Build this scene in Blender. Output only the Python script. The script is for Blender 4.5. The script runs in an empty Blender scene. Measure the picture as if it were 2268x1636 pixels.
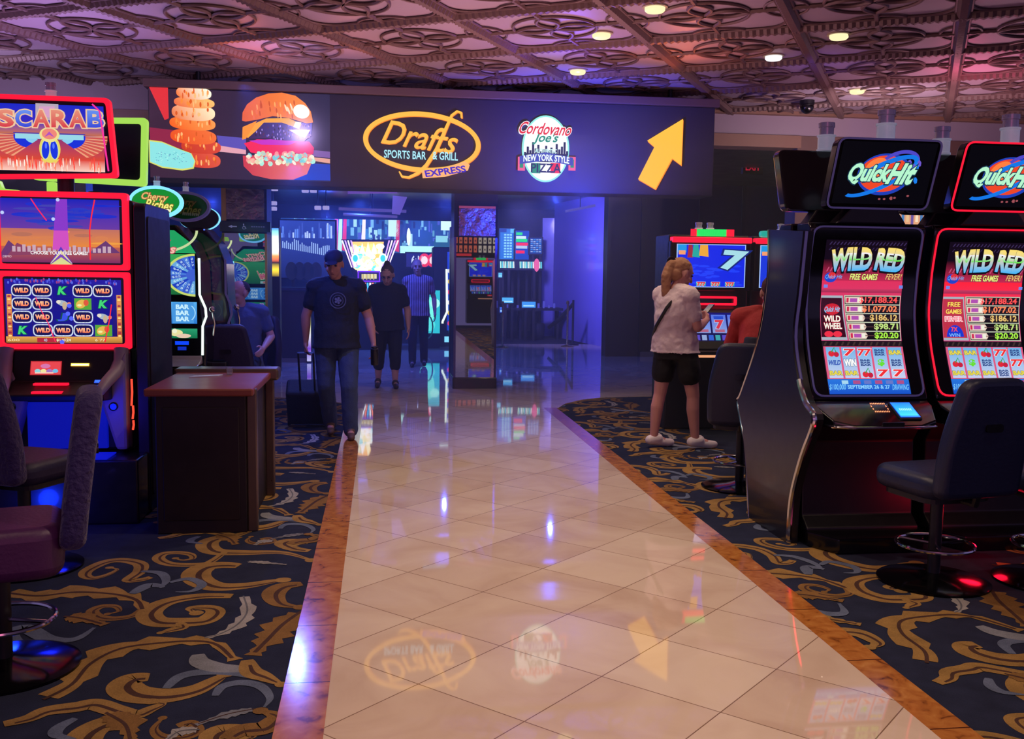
import bpy, bmesh, math, random
from mathutils import Vector, Matrix, Quaternion
SC = bpy.context.scene
COL = SC.collection
PI = math.pi
R = math.radians
# ------------------------------------------------------------------ camera
CAM_H = 1.57; FPX = 2200.0; PITCH = .0965; ROLL = .013; YAW = R(7.6)
cam = bpy.data.cameras.new('camera'); camo = bpy.data.objects.new('camera', cam); COL.objects.link(camo)
cam.sensor_width = 36; cam.lens = FPX / 2268 * 36; cam.clip_start = .05; cam.clip_end = 200
camo.matrix_world = Matrix.Translation((0, 0, CAM_H)) @ Matrix.Rotation(-YAW, 4, 'Z') @ Matrix.Rotation(PI/2 - PITCH, 4, 'X') @ Matrix.Rotation(ROLL, 4, 'Z')
SC.camera = camo
# ------------------------------------------------------------------ world, exposure
SC.view_settings.view_transform = 'Standard'; SC.view_settings.look = 'None'
SC.view_settings.exposure = 0.0; SC.view_settings.gamma = 1; SC.view_settings.use_curve_mapping = False
def lin(c):
    if isinstance(c, str):
        c = c.lstrip('#'); c = [int(c[i:i+2], 16)/255 for i in (0, 2, 4)]
        return tuple((x/12.92 if x <= .04045 else ((x+.055)/1.055)**2.4) for x in c)
    return tuple(c[:3])
W = bpy.data.worlds.new('world'); SC.world = W; W.use_nodes = True
W.node_tree.nodes['Background'].inputs[0].default_value = (.27, .20, .46, 1)
W.node_tree.nodes['Background'].inputs[1].default_value = .62
# ------------------------------------------------------------------ lights
def light(kind, loc, energy, color, size=.2, aim=None, spot=None, blend=.6, size_y=None):
    l = bpy.data.lights.new(kind.lower() + '_light', kind); l.energy = energy; l.color = lin(color)
    if kind == 'AREA':
        l.size = size
        if size_y: l.shape = 'RECTANGLE'; l.size_y = size_y
        else: l.shape = 'DISK'
    else: l.shadow_soft_size = size
    if spot: l.spot_size = R(spot); l.spot_blend = blend
    o = bpy.data.objects.new(l.name, l); COL.objects.link(o); o.location = loc
    if aim: o.rotation_euler = (Vector(aim) - Vector(loc)).to_track_quat('-Z', 'Y').to_euler()
    return o
DOWN = [(2.22, 8.12), (1.99, 9.08), (2.10, 10.72), (4.09, 8.72), (3.86, 9.66), (5.50, 11.19)]
CEIL = 3.75
# warm downlights: the six in view and unseen ones added over walkway and carpet
for x, y in DOWN: light('SPOT', (x, y, CEIL-.06), 75, '#ffe0bc', .05, (x, y, 0), 120, 1)
for x, y, e in ((.9, 5.6, 200), (.9, 3.6, 200), (.9, 1.6, 190), (.8, 7.2, 180), (3.2, 3.4, 60), (-1.4, 3.0, 38), (.9, 12.2, 50), (-.8, 6.9, 30)):
    light('SPOT', (x, y, CEIL-.06), e, '#ffdcc0', .05, (x, y, 0), 110, 1)
# added pink area light behind the camera, washing the near floor
light('AREA', (.5, -2.5, 2.2), 30, '#ff7fa8', 2.5, (.8, 4, .6))
# added unseen lights that put coloured patches and a soft wash on the ceiling
light('SPOT', (1.9, 9.9, 3.2), 26, '#6a4cff', .1, (1.7, 9.5, 3.75), 150, 1)
light('SPOT', (3.05, 9.9, 3.2), 16, '#ff7a45', .1, (2.95, 9.6, 3.75), 150, 1)
light('SPOT', (-1.3, 10.4, 3.2), 15, '#ff7a55', .1, (-1.3, 10.3, 3.75), 150, 1)
light('SPOT', (-.3, 10.2, 3.2), 6, '#ff9070', .1, (-.3, 10.0, 3.75), 150, 1)
light('SPOT', (6.0, 9.9, 3.1), 20, '#ff3f86', .1, (6.2, 9.6, 3.75), 150, 1)
light('SPOT', (4.4, 9.8, 3.15), 6, '#7a5cff', .1, (4.5, 9.9, 3.75), 150, 1)
light('AREA', (1.2, 9.0, 2.3), 68, '#e8a8b0', 3.5, (1.2, 9.0, 3.75))
light('AREA', (-3.0, 9.4, 2.5), 60, '#b08ad0', 2.0, (-3.4, 9.0, 3.75))
light('AREA', (6.5, 10.2, 2.5), 60, '#c08a9a', 2.0, (6.5, 10.5, 3.75))
# added spots and points without fixtures: blue and violet fill of the far hall
light('SPOT', (.0, 15.6, 3.1), 420, '#4a5cff', .1, (.0, 16, 0), 150, 1)
light('SPOT', (2.6, 19.8, 3.0), 1100, '#8a84ff', .3, (4.8, 22.8, 1.2), 100, 1)
light('SPOT', (-.4, 20.0, 3.0), 450, '#3a60ff', .1, (-.4, 20.0, 0), 150, 1)
light('SPOT', (-.9, 10.7, 2.7), 200, '#4a6cff', .03, (-.45, 9.3, 1.0), 90, 1)  # added blue fill on the man in the cap
light('SPOT', (2.1, 10.3, 2.3), 330, '#2a48ff', .03, (2.2, 11.4, 3.0), 125, 1)  # added spot for the blue glow on the sign panel
light('SPOT', (-1.0, 9.6, 3.3), 50, '#c8b0ff', .03, (-.8, 12.4, 3.3), 140, 1)  # added fill towards the sign front
light('SPOT', (5.6, 10.6, 2.9), 130, '#e0c8d8', .03, (6.2, 12.9, 3.5), 150, 1)  # added fill on the east wall band
light('SPOT', (-4.2, 10.2, 2.9), 90, '#c8b0e0', .03, (-4.0, 12.4, 3.5), 140, 1)  # added fill on the west wall band
light('SPOT', (-1.1, 8.3, 3.1), 170, '#3a5cff', .02, (-.35, 9.6, .9), 75, 1)  # second added blue fill on the man, from the front
for p_ in ((-2.6, 16.2, 2.6), (1.2, 18.4, 2.8), (-1.2, 23.0, 2.8), (2.9, 16.5, 2.8)): light('POINT', p_, 90, '#3c58ff', .03)
# red and blue lamps under the machines
light('POINT', (3.40, 5.10, .24), 2.2, '#ff1030', .06)
light('POINT', (-2.1, 5.95, .10), 7, '#1030ff', .06)
light('POINT', (-1.75, 6.1, .62), 4, '#1020ff', .06)

# ------------------------------------------------------------------ photo pixel -> point in the room (used only to measure)
def ray(px, py):
    u = px-1134; v = py-818; cr, sr = math.cos(ROLL), math.sin(ROLL)
    a = u*cr+v*sr; b = -u*sr+v*cr; c, s = math.cos(PITCH), math.sin(PITCH)
    x, y, z = a, FPX*c-b*s, -b*c-FPX*s
    return Vector((x*math.cos(YAW)+y*math.sin(YAW), -x*math.sin(YAW)+y*math.cos(YAW), z))
def WY(px, py, Y):
    r = ray(px, py); t = Y/r[1]; return Vector((r[0]*t, Y, CAM_H+r[2]*t))
def G(px, py, z=0):
    r = ray(px, py); t = (z-CAM_H)/r[2]; return Vector((r[0]*t, r[1]*t, z))
# ------------------------------------------------------------------ materials
MATS = {}
def mat(name, base, rough=.5, metal=0, emit=None, es=0, spec=.5, coat=0, bump=None, trans=0, sheen=0, rv=1.0):
    if name in MATS: return MATS[name]
    m = bpy.data.materials.new(name); m.use_nodes = True; nt = m.node_tree
    b = nt.nodes['Principled BSDF']; b.inputs['Base Color'].default_value = (*lin(base), 1)
    b.inputs['Roughness'].default_value = rough; b.inputs['Metallic'].default_value = metal
    b.inputs['Specular IOR Level'].default_value = spec; b.inputs['Coat Weight'].default_value = coat
    b.inputs['Coat Roughness'].default_value = .08
    b.inputs['Transmission Weight'].default_value = trans; b.inputs['Sheen Weight'].default_value = sheen
    if emit: b.inputs['Emission Color'].default_value = (*lin(emit), 1); b.inputs['Emission Strength'].default_value = es
    # every surface carries a little procedural variation
    tc = nt.nodes.new('ShaderNodeTexCoord'); n = nt.nodes.new('ShaderNodeTexNoise')
    n.inputs['Scale'].default_value = bump[0] if bump else 14; n.inputs['Detail'].default_value = 4
    nt.links.new(tc.outputs['Object'], n.inputs['Vector'])
    mr = nt.nodes.new('ShaderNodeMapRange'); mr.inputs[3].default_value = max(rough-.06*rv, .01); mr.inputs[4].default_value = min(rough+.08*rv, 1)
    nt.links.new(n.outputs['Fac'], mr.inputs[0]); nt.links.new(mr.outputs[0], b.inputs['Roughness'])
    if bump:
        bp = nt.nodes.new('ShaderNodeBump'); bp.inputs['Strength'].default_value = bump[1]; bp.inputs['Distance'].default_value = bump[2] if len(bump) > 2 else .01
        nt.links.new(n.outputs['Fac'], bp.inputs['Height']); nt.links.new(bp.outputs[0], b.inputs['Normal'])
    MATS[name] = m; return m
def screen_mat(name, strength, base=(.004, .004, .006), rough=.2, col_base=False):
    if name in MATS: return MATS[name]
    m = bpy.data.materials.new(name); m.use_nodes = True; nt = m.node_tree; b = nt.nodes['Principled BSDF']
    at = nt.nodes.new('ShaderNodeVertexColor'); at.layer_name = 'Col'
    b.inputs['Base Color'].default_value = (*base, 1); b.inputs['Roughness'].default_value = rough
    if col_base: nt.links.new(at.outputs['Color'], b.inputs['Base Color'])
    if strength:
        nt.links.new(at.outputs['Color'], b.inputs['Emission Color']); b.inputs['Emission Strength'].default_value = strength
    MATS[name] = m; return m
def N(nt, t, **kw):
    n = nt.nodes.new(t)
    for k, v in kw.items(): setattr(n, k, v)
    return n
def ramp(nt, stops, interp='LINEAR'):
    r = nt.nodes.new('ShaderNodeValToRGB'); r.color_ramp.interpolation = interp
    e = r.color_ramp.elements
    while len(e) > 1: e.remove(e[-1])
    e[0].position = stops[0][0]; e[0].color = (*lin(stops[0][1]), 1)
    for p, c in stops[1:]:
        q = e.new(p); q.color = (*lin(c), 1)
    return r
SCR = screen_mat('screen', 1.0)
SCRB = screen_mat('bright_screen', 2.6)
SCRW = screen_mat('wall_display', 1.35)
SIGNM = screen_mat('sign_face', 1.15)
PAINT = screen_mat('painted_art', 0, rough=.5, col_base=True)
M_black = mat('gloss_black', '#08080d', .16, coat=.4)
M_satin = mat('satin_black', '#0b0b12', .42)
M_dark = mat('dark_laminate', '#0d0a10', .5)
M_chrome = mat('chrome', '#cfcfd6', .12, 1)
M_bronze = mat('bronze', '#8a6b4a', .3, .9, bump=(30, .1))
M_gold = mat('gold_trim', '#b58a55', .3, .9)
M_vinyl = mat('navy_vinyl', '#0e1838', .45, bump=(60, .15))
M_vinyl2 = mat('purple_vinyl', '#140f38', .5, bump=(60, .15))
M_fab = mat('patterned_fabric', '#2a1c58', .8, bump=(38, .9, .02), sheen=.2)
M_grey = mat('pinkish_grey_plastic', '#8d8294', .4)
M_white = mat('white_plastic', '#d8d4d0', .4)
def glow(name, c, s): return mat('glow_'+name, '#101010', .4, emit=c, es=s)
G_red = glow('red', '#ff1030', 1.6); G_red2 = glow('soft_red', '#ff1838', 1.1); G_green = glow('lime', '#b4f060', .85)
G_blue = glow('blue', '#1438ff', 1.4); G_cyan = glow('cyan', '#7fd8ff', 1.3); G_white = glow('white', '#e6fff2', 1.5)
G_amber = glow('amber', '#ff9040', 1.3); G_dimv = glow('dim_violet', '#5a4a8a', .35); G_magenta = glow('magenta', '#ff20c0', 1.3)
G_lamp = glow('lamp', '#fff0b8', 1.1); G_lampw = glow('lamp_white', '#ffffff', 1.1)
# ------------------------------------------------------------------ mesh helpers
def put(name, me, parent=None, m=None):
    o = bpy.data.objects.new(name, me); COL.objects.link(o)
    if parent: o.parent = parent
    if m: me.materials.append(m)
    return o
def tag(o, label=None, cat=None, group=None, kind=None):
    if label: o['label'] = label
    if cat: o['category'] = cat
    if group: o['group'] = group
    if kind: o['kind'] = kind
    return o
def thing(name, label, cat, loc=(0, 0, 0), rz=0, group=None):
    o = bpy.data.objects.new(name, None); COL.objects.link(o); o.location = loc; o.rotation_euler = (0, 0, rz)
    o.empty_display_size = .1
    return tag(o, label, cat, group)
def copy_tree(o, parent=None):
    c = o.copy(); COL.objects.link(c)
    if parent: c.parent = parent
    for ch in list(o.children): copy_tree(ch, c)
    return c
class MB:
    def __init__(s): s.v = []; s.f = []; s.mi = []; s.k = 0
    def add(s, vs, fs, k=None):
        n = len(s.v); s.v += [tuple(p) for p in vs]; s.f += [tuple(i+n for i in f) for f in fs]
        s.mi += [s.k if k is None else k]*len(fs); return s
    def box(s, x0, y0, z0, x1, y1, z1):
        return s.add([(x0,y0,z0),(x1,y0,z0),(x1,y1,z0),(x0,y1,z0),(x0,y0,z1),(x1,y0,z1),(x1,y1,z1),(x0,y1,z1)],
                     [(0,3,2,1),(4,5,6,7),(0,1,5,4),(1,2,6,5),(2,3,7,6),(3,0,4,7)])
    def tube(s, path, r, n=8, closed=False, flat=1.0):
        P = [Vector(p) for p in path]; m = len(P); rs = r if isinstance(r, (list, tuple)) else [r]*m
        vs = []; up = None
        for i, p in enumerate(P):
            if closed: d = P[(i+1) % m]-P[i-1]
            else: d = P[min(i+1, m-1)]-P[max(i-1, 0)]
            if d.length < 1e-9: d = Vector((0, 0, 1))
            d.normalize()
            if up is None:
                up = Vector((0, 0, 1)) if abs(d.z) < .9 else Vector((1, 0, 0))
            a = d.cross(up)
            if a.length < 1e-4: a = d.cross(Vector((1, .3, 0)))
            a.normalize(); b = a.cross(d).normalized(); up = b
            for j in range(n):
                t = 2*PI*j/n; vs.append(p+a*math.cos(t)*rs[i]+b*math.sin(t)*rs[i]*flat)
        fs = []
        for i in range(m if closed else m-1):
            for j in range(n):
                a0 = i*n+j; a1 = i*n+(j+1) % n; b0 = ((i+1) % m)*n+j; b1 = ((i+1) % m)*n+(j+1) % n
                fs.append((a0, a1, b1, b0))
        if not closed: fs += [tuple(range(n))[::-1], tuple((m-1)*n+j for j in range(n))]
        return s.add(vs, fs)
    def cyl(s, p0, p1, r0, r1=None, n=20): return s.tube([p0, p1], [r0, r0 if r1 is None else r1], n)
    def lathe(s, prof, c=(0, 0, 0), n=28):
        vs = []; fs = []
        for r, z in prof:
            for j in range(n):
                t = 2*PI*j/n; vs.append((c[0]+r*math.cos(t), c[1]+r*math.sin(t), c[2]+z))
        for i in range(len(prof)-1):
            for j in range(n): fs.append((i*n+j, i*n+(j+1) % n, (i+1)*n+(j+1) % n, (i+1)*n+j))
        fs.append(tuple(range(n))[::-1]); fs.append(tuple((len(prof)-1)*n+j for j in range(n)))
        return s.add(vs, fs)
    def prism_yz(s, prof, x0, x1):      # outline in (y,z) pushed along x
        n = len(prof); vs = [(x0, y, z) for y, z in prof]+[(x1, y, z) for y, z in prof]
        return s.add(vs, [tuple(range(n))[::-1], tuple(range(n, 2*n))]+[(i, (i+1) % n, n+(i+1) % n, n+i) for i in range(n)])
    def prism_xz(s, prof, y0, y1):
        n = len(prof); vs = [(x, y0, z) for x, z in prof]+[(x, y1, z) for x, z in prof]
        return s.add(vs, [tuple(range(n)), tuple(range(n, 2*n))[::-1]]+[((i+1) % n, i, n+i, n+(i+1) % n) for i in range(n)])
    def prism_xy(s, prof, z0, z1):
        n = len(prof); vs = [(x, y, z0) for x, y in prof]+[(x, y, z1) for x, y in prof]
        return s.add(vs, [tuple(range(n))[::-1], tuple(range(n, 2*n))]+[(i, (i+1) % n, n+(i+1) % n, n+i) for i in range(n)])
    def frame_xz(s, a, b, y0, y1):      # ring between two outlines with the same count
        n = len(a); vs = [(x, y0, z) for x, z in a]+[(x, y0, z) for x, z in b]+[(x, y1, z) for x, z in a]+[(x, y1, z) for x, z in b]
        fs = []
        for i in range(n):
            j = (i+1) % n
            fs += [(i, j, n+j, n+i), (2*n+i, 3*n+i, 3*n+j, 2*n+j), (i, 2*n+i, 2*n+j, j), (n+i, n+j, 3*n+j, 3*n+i)]
        return s.add(vs, fs)
    def ball(s, c, r, n=12, m=8, rot=None):
        c = Vector(c); r = Vector(r) if isinstance(r, (tuple, list, Vector)) else Vector((r, r, r)); vs = []; fs = []
        for i in range(1, m):
            ph = PI*i/m
            for j in range(n):
                t = 2*PI*j/n; p = Vector((r.x*math.sin(ph)*math.cos(t), r.y*math.sin(ph)*math.sin(t), r.z*math.cos(ph)))
                vs.append(c+(rot @ p if rot else p))
        a = Vector((0, 0, r.z)); vs += [c+(rot @ a if rot else a), c-(rot @ a if rot else a)]
        for i in range(m-2):
            for j in range(n): fs.append((i*n+j, (i+1)*n+j, (i+1)*n+(j+1) % n, i*n+(j+1) % n))
        T = len(vs)-2
        for j in range(n): fs += [(T, j, (j+1) % n), (T+1, (m-2)*n+(j+1) % n, (m-2)*n+j)]
        return s.add(vs, fs)
    def cap(s, p0, r0, p1, r1, n=12):   # tapered capsule
        p0 = Vector(p0); p1 = Vector(p1); s.ball(p0, r0, n, 8); s.ball(p1, r1, n, 8); return s.tube([p0, p1], [r0, r1], n)
    def mesh(s, name='mesh'):
        me = bpy.data.meshes.new(name); me.from_pydata(s.v, [], s.f); me.update(); return me
    def build(s, name, m, parent=None, smooth=False, bevel=0, seg=2, angle=40):
        me = s.mesh(name)
        for q in (m if isinstance(m, (list, tuple)) else [m]): me.materials.append(q)
        me.polygons.foreach_set('material_index', s.mi)
        bm = bmesh.new(); bm.from_mesh(me); bmesh.ops.recalc_face_normals(bm, faces=bm.faces); bm.to_mesh(me); bm.free()
        o = put(name, me, parent)
        if bevel:
            b = o.modifiers.new('bevel', 'BEVEL'); b.width = bevel; b.segments = seg; b.limit_method = 'ANGLE'; b.angle_limit = R(35)
        if smooth:
            me.polygons.foreach_set('use_smooth', [True]*len(me.polygons))
            try: me.set_sharp_from_angle(angle=R(angle))
            except Exception: pass
        return o
def rq(c, r, n=6):
    """rounded outline of a polygon given by its corners (counter-clockwise)"""
    out = []; m = len(c); rr = r if isinstance(r, (list, tuple)) else [r]*m
    for i in range(m):
        p = Vector(c[i]); a = Vector(c[i-1])-p; b = Vector(c[(i+1) % m])-p
        q0 = p+a.normalized()*rr[i]; q1 = p+b.normalized()*rr[i]
        for k in range(n+1):
            t = k/n; out.append(tuple(q0*(1-t)**2+p*2*t*(1-t)+q1*t*t))
    return out
def rr(x0, z0, x1, z1, r, n=6): return rq([(x0, z0), (x1, z0), (x1, z1), (x0, z1)], r, n)
def inset(pts, d):
    cx = sum(p[0] for p in pts)/len(pts); cz = sum(p[1] for p in pts)/len(pts)
    w = max(abs(p[0]-cx) for p in pts); h = max(abs(p[1]-cz) for p in pts)
    return [(cx+(p[0]-cx)*(w-d)/w, cz+(p[1]-cz)*(h-d)/h) for p in pts]
# ------------------------------------------------------------------ drawn faces: screens, signs, prints
_TX = {}
def text_geo(s, off=0.0):
    k = (s, round(off, 3))
    if k in _TX: return _TX[k]
    cu = bpy.data.curves.new('t', 'FONT'); cu.body = s; cu.size = 1; cu.offset = off; cu.resolution_u = 3
    o = bpy.data.objects.new('t', cu); COL.objects.link(o); bpy.context.view_layer.update()
    me = bpy.data.meshes.new_from_object(o.evaluated_get(bpy.context.evaluated_depsgraph_get()))
    vs = [(v.co.x, v.co.y) for v in me.vertices]; fs = [tuple(p.vertices) for p in me.polygons]
    bpy.data.objects.remove(o); bpy.data.curves.remove(cu); bpy.data.meshes.remove(me)
    _TX[k] = (vs, fs); return _TX[k]
def mix(a, b, t): return tuple(a[i]*(1-t)+b[i]*t for i in range(3))
class Art:
    def __init__(s, dz=.0007): s.v = []; s.f = []; s.c = []; s.dz = dz; s.l = 0
    def add(s, vs, fs, col, l=None):
        n = len(s.v); l = s.l if l is None else l
        for x, y in vs:
            s.v.append((x, y, l)); s.c.append(lin(col(x, y)) if callable(col) else lin(col))
        s.f += [tuple(i+n for i in f) for f in fs]; return s
    def rect(s, x0, y0, x1, y1, col, nx=1, ny=1, l=None):
        vs = [(x0+(x1-x0)*i/nx, y0+(y1-y0)*j/ny) for j in range(ny+1) for i in range(nx+1)]
        fs = [(j*(nx+1)+i, j*(nx+1)+i+1, (j+1)*(nx+1)+i+1, (j+1)*(nx+1)+i) for j in range(ny) for i in range(nx)]
        return s.add(vs, fs, col, l)
    def grad(s, x0, y0, x1, y1, c0, c1, ny=8, nx=1, l=None):
        a, b = lin(c0), lin(c1); return s.rect(x0, y0, x1, y1, lambda x, y: mix(a, b, (y-y0)/(y1-y0)), nx, ny, l)
    def poly(s, pts, col, l=None): return s.add(pts, [tuple(range(len(pts)))], col, l)
    def ell(s, cx, cy, rx, ry, col, n=28, a0=0, a1=2*PI, l=None, rot=0):
        cr, sr = math.cos(rot), math.sin(rot); vs = [(cx, cy)]
        full = abs(a1-a0) >= 2*PI-1e-6
        for i in range(n if full else n+1):
            t = a0+(a1-a0)*i/n; x, y = rx*math.cos(t), ry*math.sin(t); vs.append((cx+x*cr-y*sr, cy+x*sr+y*cr))
        m = len(vs)-1; fs = [(0, i, i % m+1) for i in range(1, m+1)] if full else [(0, i, i+1) for i in range(1, m)]
        return s.add(vs, fs, col, l)
    def ring(s, cx, cy, rx, ry, w, col, n=36, a0=0, a1=2*PI, l=None, w2=None, rot=0):
        vs = []; cr, sr = math.cos(rot), math.sin(rot)
        for i in range(n+1):
            t = a0+(a1-a0)*i/n; ww = w if w2 is None else w+(w2-w)*i/n
            for k in (0, ww):
                x, y = (rx-k)*math.cos(t), (ry-k)*math.sin(t); vs.append((cx+x*cr-y*sr, cy+x*sr+y*cr))
        return s.add(vs, [(2*i, 2*i+2, 2*i+3, 2*i+1) for i in range(n)], col, l)
    def stroke(s, pts, w, col, l=None):
        vs = []; n = len(pts); ws = w if isinstance(w, (list, tuple)) else [w]*n
        for i, p in enumerate(pts):
            a = Vector(pts[max(i-1, 0)]); b = Vector(pts[min(i+1, n-1)]); d = (b-a)
            d = d.normalized() if d.length > 1e-9 else Vector((1, 0)); q = Vector((-d.y, d.x))*ws[i]/2
            vs += [(p[0]+q.x, p[1]+q.y), (p[0]-q.x, p[1]-q.y)]
        return s.add(vs, [(2*i, 2*i+1, 2*i+3, 2*i+2) for i in range(n-1)], col, l)
    def text(s, t, cx, cy, w, h, col, shear=0, bend=0, off=0, col2=None, out=None, outw=.05, l=None, rot=0, arch=0):
        base, _ = text_geo(t, 0)
        if not base: return s
        x0 = min(p[0] for p in base); x1 = max(p[0] for p in base); y0 = min(p[1] for p in base); y1 = max(p[1] for p in base)
        L = s.l if l is None else l; cr, sr = math.cos(rot), math.sin(rot)
        def go(off, col, L):
            vs, fs = text_geo(t, off); o = []
            for x, y in vs:
                u = ((x-x0)/(x1-x0)-.5)*w; v = ((y-y0)/(y1-y0)-.5)*h
                q = 1-(2*u/w)**2
                v = v*(1+arch*q)+bend*q; u += shear*v
                o.append((cx+u*cr-v*sr, cy+u*sr+v*cr))
            return s.add(o, fs, col, L)
        if out: go(off+outw, out, L); L += 1
        if col2:
            a, b = lin(col), lin(col2); go(off, lambda x, y: mix(a, b, min(max((y-cy)/h+.5, 0), 1)), L)
        else: go(off, col, L)
        return s
    def build(s, name, m, parent=None, f=None, solid=0, sl=0):
        """f maps (x, y, layer) to local 3D; default: upright plane facing -Y"""
        f = f or (lambda x, y, k: (x, -k*s.dz, y))
        if sl:      # cut into thin bands so that it follows a curved screen
            me = bpy.data.meshes.new('tmp'); me.from_pydata([(x, y, k) for x, y, k in s.v], [], s.f)
            ca = me.color_attributes.new('Col', 'FLOAT_COLOR', 'POINT'); ca.data.foreach_set('color', [q for c in s.c for q in (*c, 1)])
            bm = bmesh.new(); bm.from_mesh(me); z0 = min(p[1] for p in s.v); z1 = max(p[1] for p in s.v); n = int((z1-z0)/sl)
            bmesh.ops.triangulate(bm, faces=[q for q in bm.faces if len(q.verts) > 4])
            for i in range(1, n+1): bmesh.ops.bisect_plane(bm, geom=bm.verts[:]+bm.edges[:]+bm.faces[:], dist=1e-6, plane_co=(0, z0+i*sl, 0), plane_no=(0, 1, 0))
            lay = bm.verts.layers.float_color['Col']; bm.verts.ensure_lookup_table(); bm.verts.index_update()
            s.v = [tuple(v.co) for v in bm.verts]; s.c = [tuple(v[lay])[:3] for v in bm.verts]; s.f = [tuple(v.index for v in q.verts) for q in bm.faces]
            bm.free(); bpy.data.meshes.remove(me)
        me = bpy.data.meshes.new(name); me.from_pydata([f(*p) for p in s.v], [], s.f)
        ca = me.color_attributes.new('Col', 'FLOAT_COLOR', 'POINT')
        ca.data.foreach_set('color', [q for c in s.c for q in (*c, 1)])
        me.materials.append(m); o = put(name, me, parent)
        if solid:
            bm = bmesh.new(); bm.from_mesh(me); bmesh.ops.recalc_face_normals(bm, faces=bm.faces); bm.to_mesh(me); bm.free()
            md = o.modifiers.new('solid', 'SOLIDIFY'); md.thickness = solid; md.offset = 0
        return o
# ================================================================== SETTING
def marble_mat():
    m = bpy.data.materials.new('cream_marble_tiles'); m.use_nodes = True; nt = m.node_tree; L = nt.links.new
    b = nt.nodes['Principled BSDF']; tc = N(nt, 'ShaderNodeTexCoord')
    mp = N(nt, 'ShaderNodeMapping'); mp.inputs['Rotation'].default_value = (0, 0, R(45)); mp.inputs['Scale'].default_value = (1/.505,)*3
    c, s = math.cos(R(45)), math.sin(R(45)); nx, ny = TILE_NODE
    mp.inputs['Location'].default_value = (-(c*nx-s*ny)/.505, -(s*nx+c*ny)/.505, 0)
    L(tc.outputs['Object'], mp.inputs['Vector'])
    fr = N(nt, 'ShaderNodeVectorMath', operation='FRACTION'); L(mp.outputs[0], fr.inputs[0])
    sb = N(nt, 'ShaderNodeVectorMath', operation='SUBTRACT'); L(fr.outputs[0], sb.inputs[0]); sb.inputs[1].default_value = (.5, .5, .5)
    ab = N(nt, 'ShaderNodeVectorMath', operation='ABSOLUTE'); L(sb.outputs[0], ab.inputs[0])
    sx = N(nt, 'ShaderNodeSeparateXYZ'); L(ab.outputs[0], sx.inputs[0])
    mx = N(nt, 'ShaderNodeMath', operation='MAXIMUM'); L(sx.outputs[0], mx.inputs[0]); L(sx.outputs[1], mx.inputs[1])
    gt = N(nt, 'ShaderNodeMath', operation='GREATER_THAN'); L(mx.outputs[0], gt.inputs[0]); gt.inputs[1].default_value = .4955
    fl = N(nt, 'ShaderNodeVectorMath', operation='FLOOR'); L(mp.outputs[0], fl.inputs[0])
    wn = N(nt, 'ShaderNodeTexWhiteNoise'); wn.noise_dimensions = '2D'; L(fl.outputs[0], wn.inputs['Vector'])
    n1 = N(nt, 'ShaderNodeTexNoise'); n1.inputs['Scale'].default_value = 2.2; n1.inputs['Detail'].default_value = 8; n1.inputs['Distortion'].default_value = 1.2
    L(tc.outputs['Object'], n1.inputs['Vector'])
    a1 = N(nt, 'ShaderNodeMath', operation='MULTIPLY_ADD'); L(wn.outputs['Value'], a1.inputs[0]); a1.inputs[1].default_value = .45; L(n1.outputs['Fac'], a1.inputs[2])
    rp = ramp(nt, [(.3, '#b8a08c'), (.62, '#c8b4a0'), (1.0, '#d4c4b0')]); L(a1.outputs[0], rp.inputs[0])
    mxc = N(nt, 'ShaderNodeMix', data_type='RGBA'); L(gt.outputs[0], mxc.inputs[0]); L(rp.outputs[0], mxc.inputs[6]); mxc.inputs[7].default_value = (*lin('#7c6250'), 1)
    L(mxc.outputs[2], b.inputs['Base Color']); b.inputs['Roughness'].default_value = .035; b.inputs['IOR'].default_value = 1.65
    n2 = N(nt, 'ShaderNodeTexNoise'); n2.inputs['Scale'].default_value = 2.2; n2.inputs['Detail'].default_value = 1; L(tc.outputs['Object'], n2.inputs['Vector'])
    bp = N(nt, 'ShaderNodeBump'); bp.inputs['Strength'].default_value = .35; bp.inputs['Distance'].default_value = .0012
    L(n2.outputs['Fac'], bp.inputs['Height']); L(bp.outputs[0], b.inputs['Normal'])
    return m
TILE_NODE = tuple(G(1107.5, 1433.2)[:2])
def border_mat():
    m = bpy.data.materials.new('orange_marble'); m.use_nodes = True; nt = m.node_tree; L = nt.links.new
    b = nt.nodes['Principled BSDF']; tc = N(nt, 'ShaderNodeTexCoord')
    n1 = N(nt, 'ShaderNodeTexNoise'); n1.inputs['Scale'].default_value = 14; n1.inputs['Detail'].default_value = 8; n1.inputs['Distortion'].default_value = .8; L(tc.outputs['Object'], n1.inputs['Vector'])
    rp = ramp(nt, [(.30, '#6a3a1c'), (.42, '#a0622c'), (.62, '#b07438'), (.8, '#c08a4c')]); L(n1.outputs['Fac'], rp.inputs[0])
    sx = N(nt, 'ShaderNodeSeparateXYZ'); L(tc.outputs['Object'], sx.inputs[0])
    ml = N(nt, 'ShaderNodeMath', operation='MULTIPLY'); L(sx.outputs[1], ml.inputs[0]); ml.inputs[1].default_value = 1/.62
    fr = N(nt, 'ShaderNodeMath', operation='FRACT'); L(ml.outputs[0], fr.inputs[0])
    lt = N(nt, 'ShaderNodeMath', operation='LESS_THAN'); L(fr.outputs[0], lt.inputs[0]); lt.inputs[1].default_value = .012
    mx = N(nt, 'ShaderNodeMix', data_type='RGBA'); L(lt.outputs[0], mx.inputs[0]); L(rp.outputs[0], mx.inputs[6]); mx.inputs[7].default_value = (*lin('#4a2410'), 1)
    L(mx.outputs[2], b.inputs['Base Color']); b.inputs['Roughness'].default_value = .12; b.inputs['IOR'].default_value = 1.55
    return m
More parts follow.
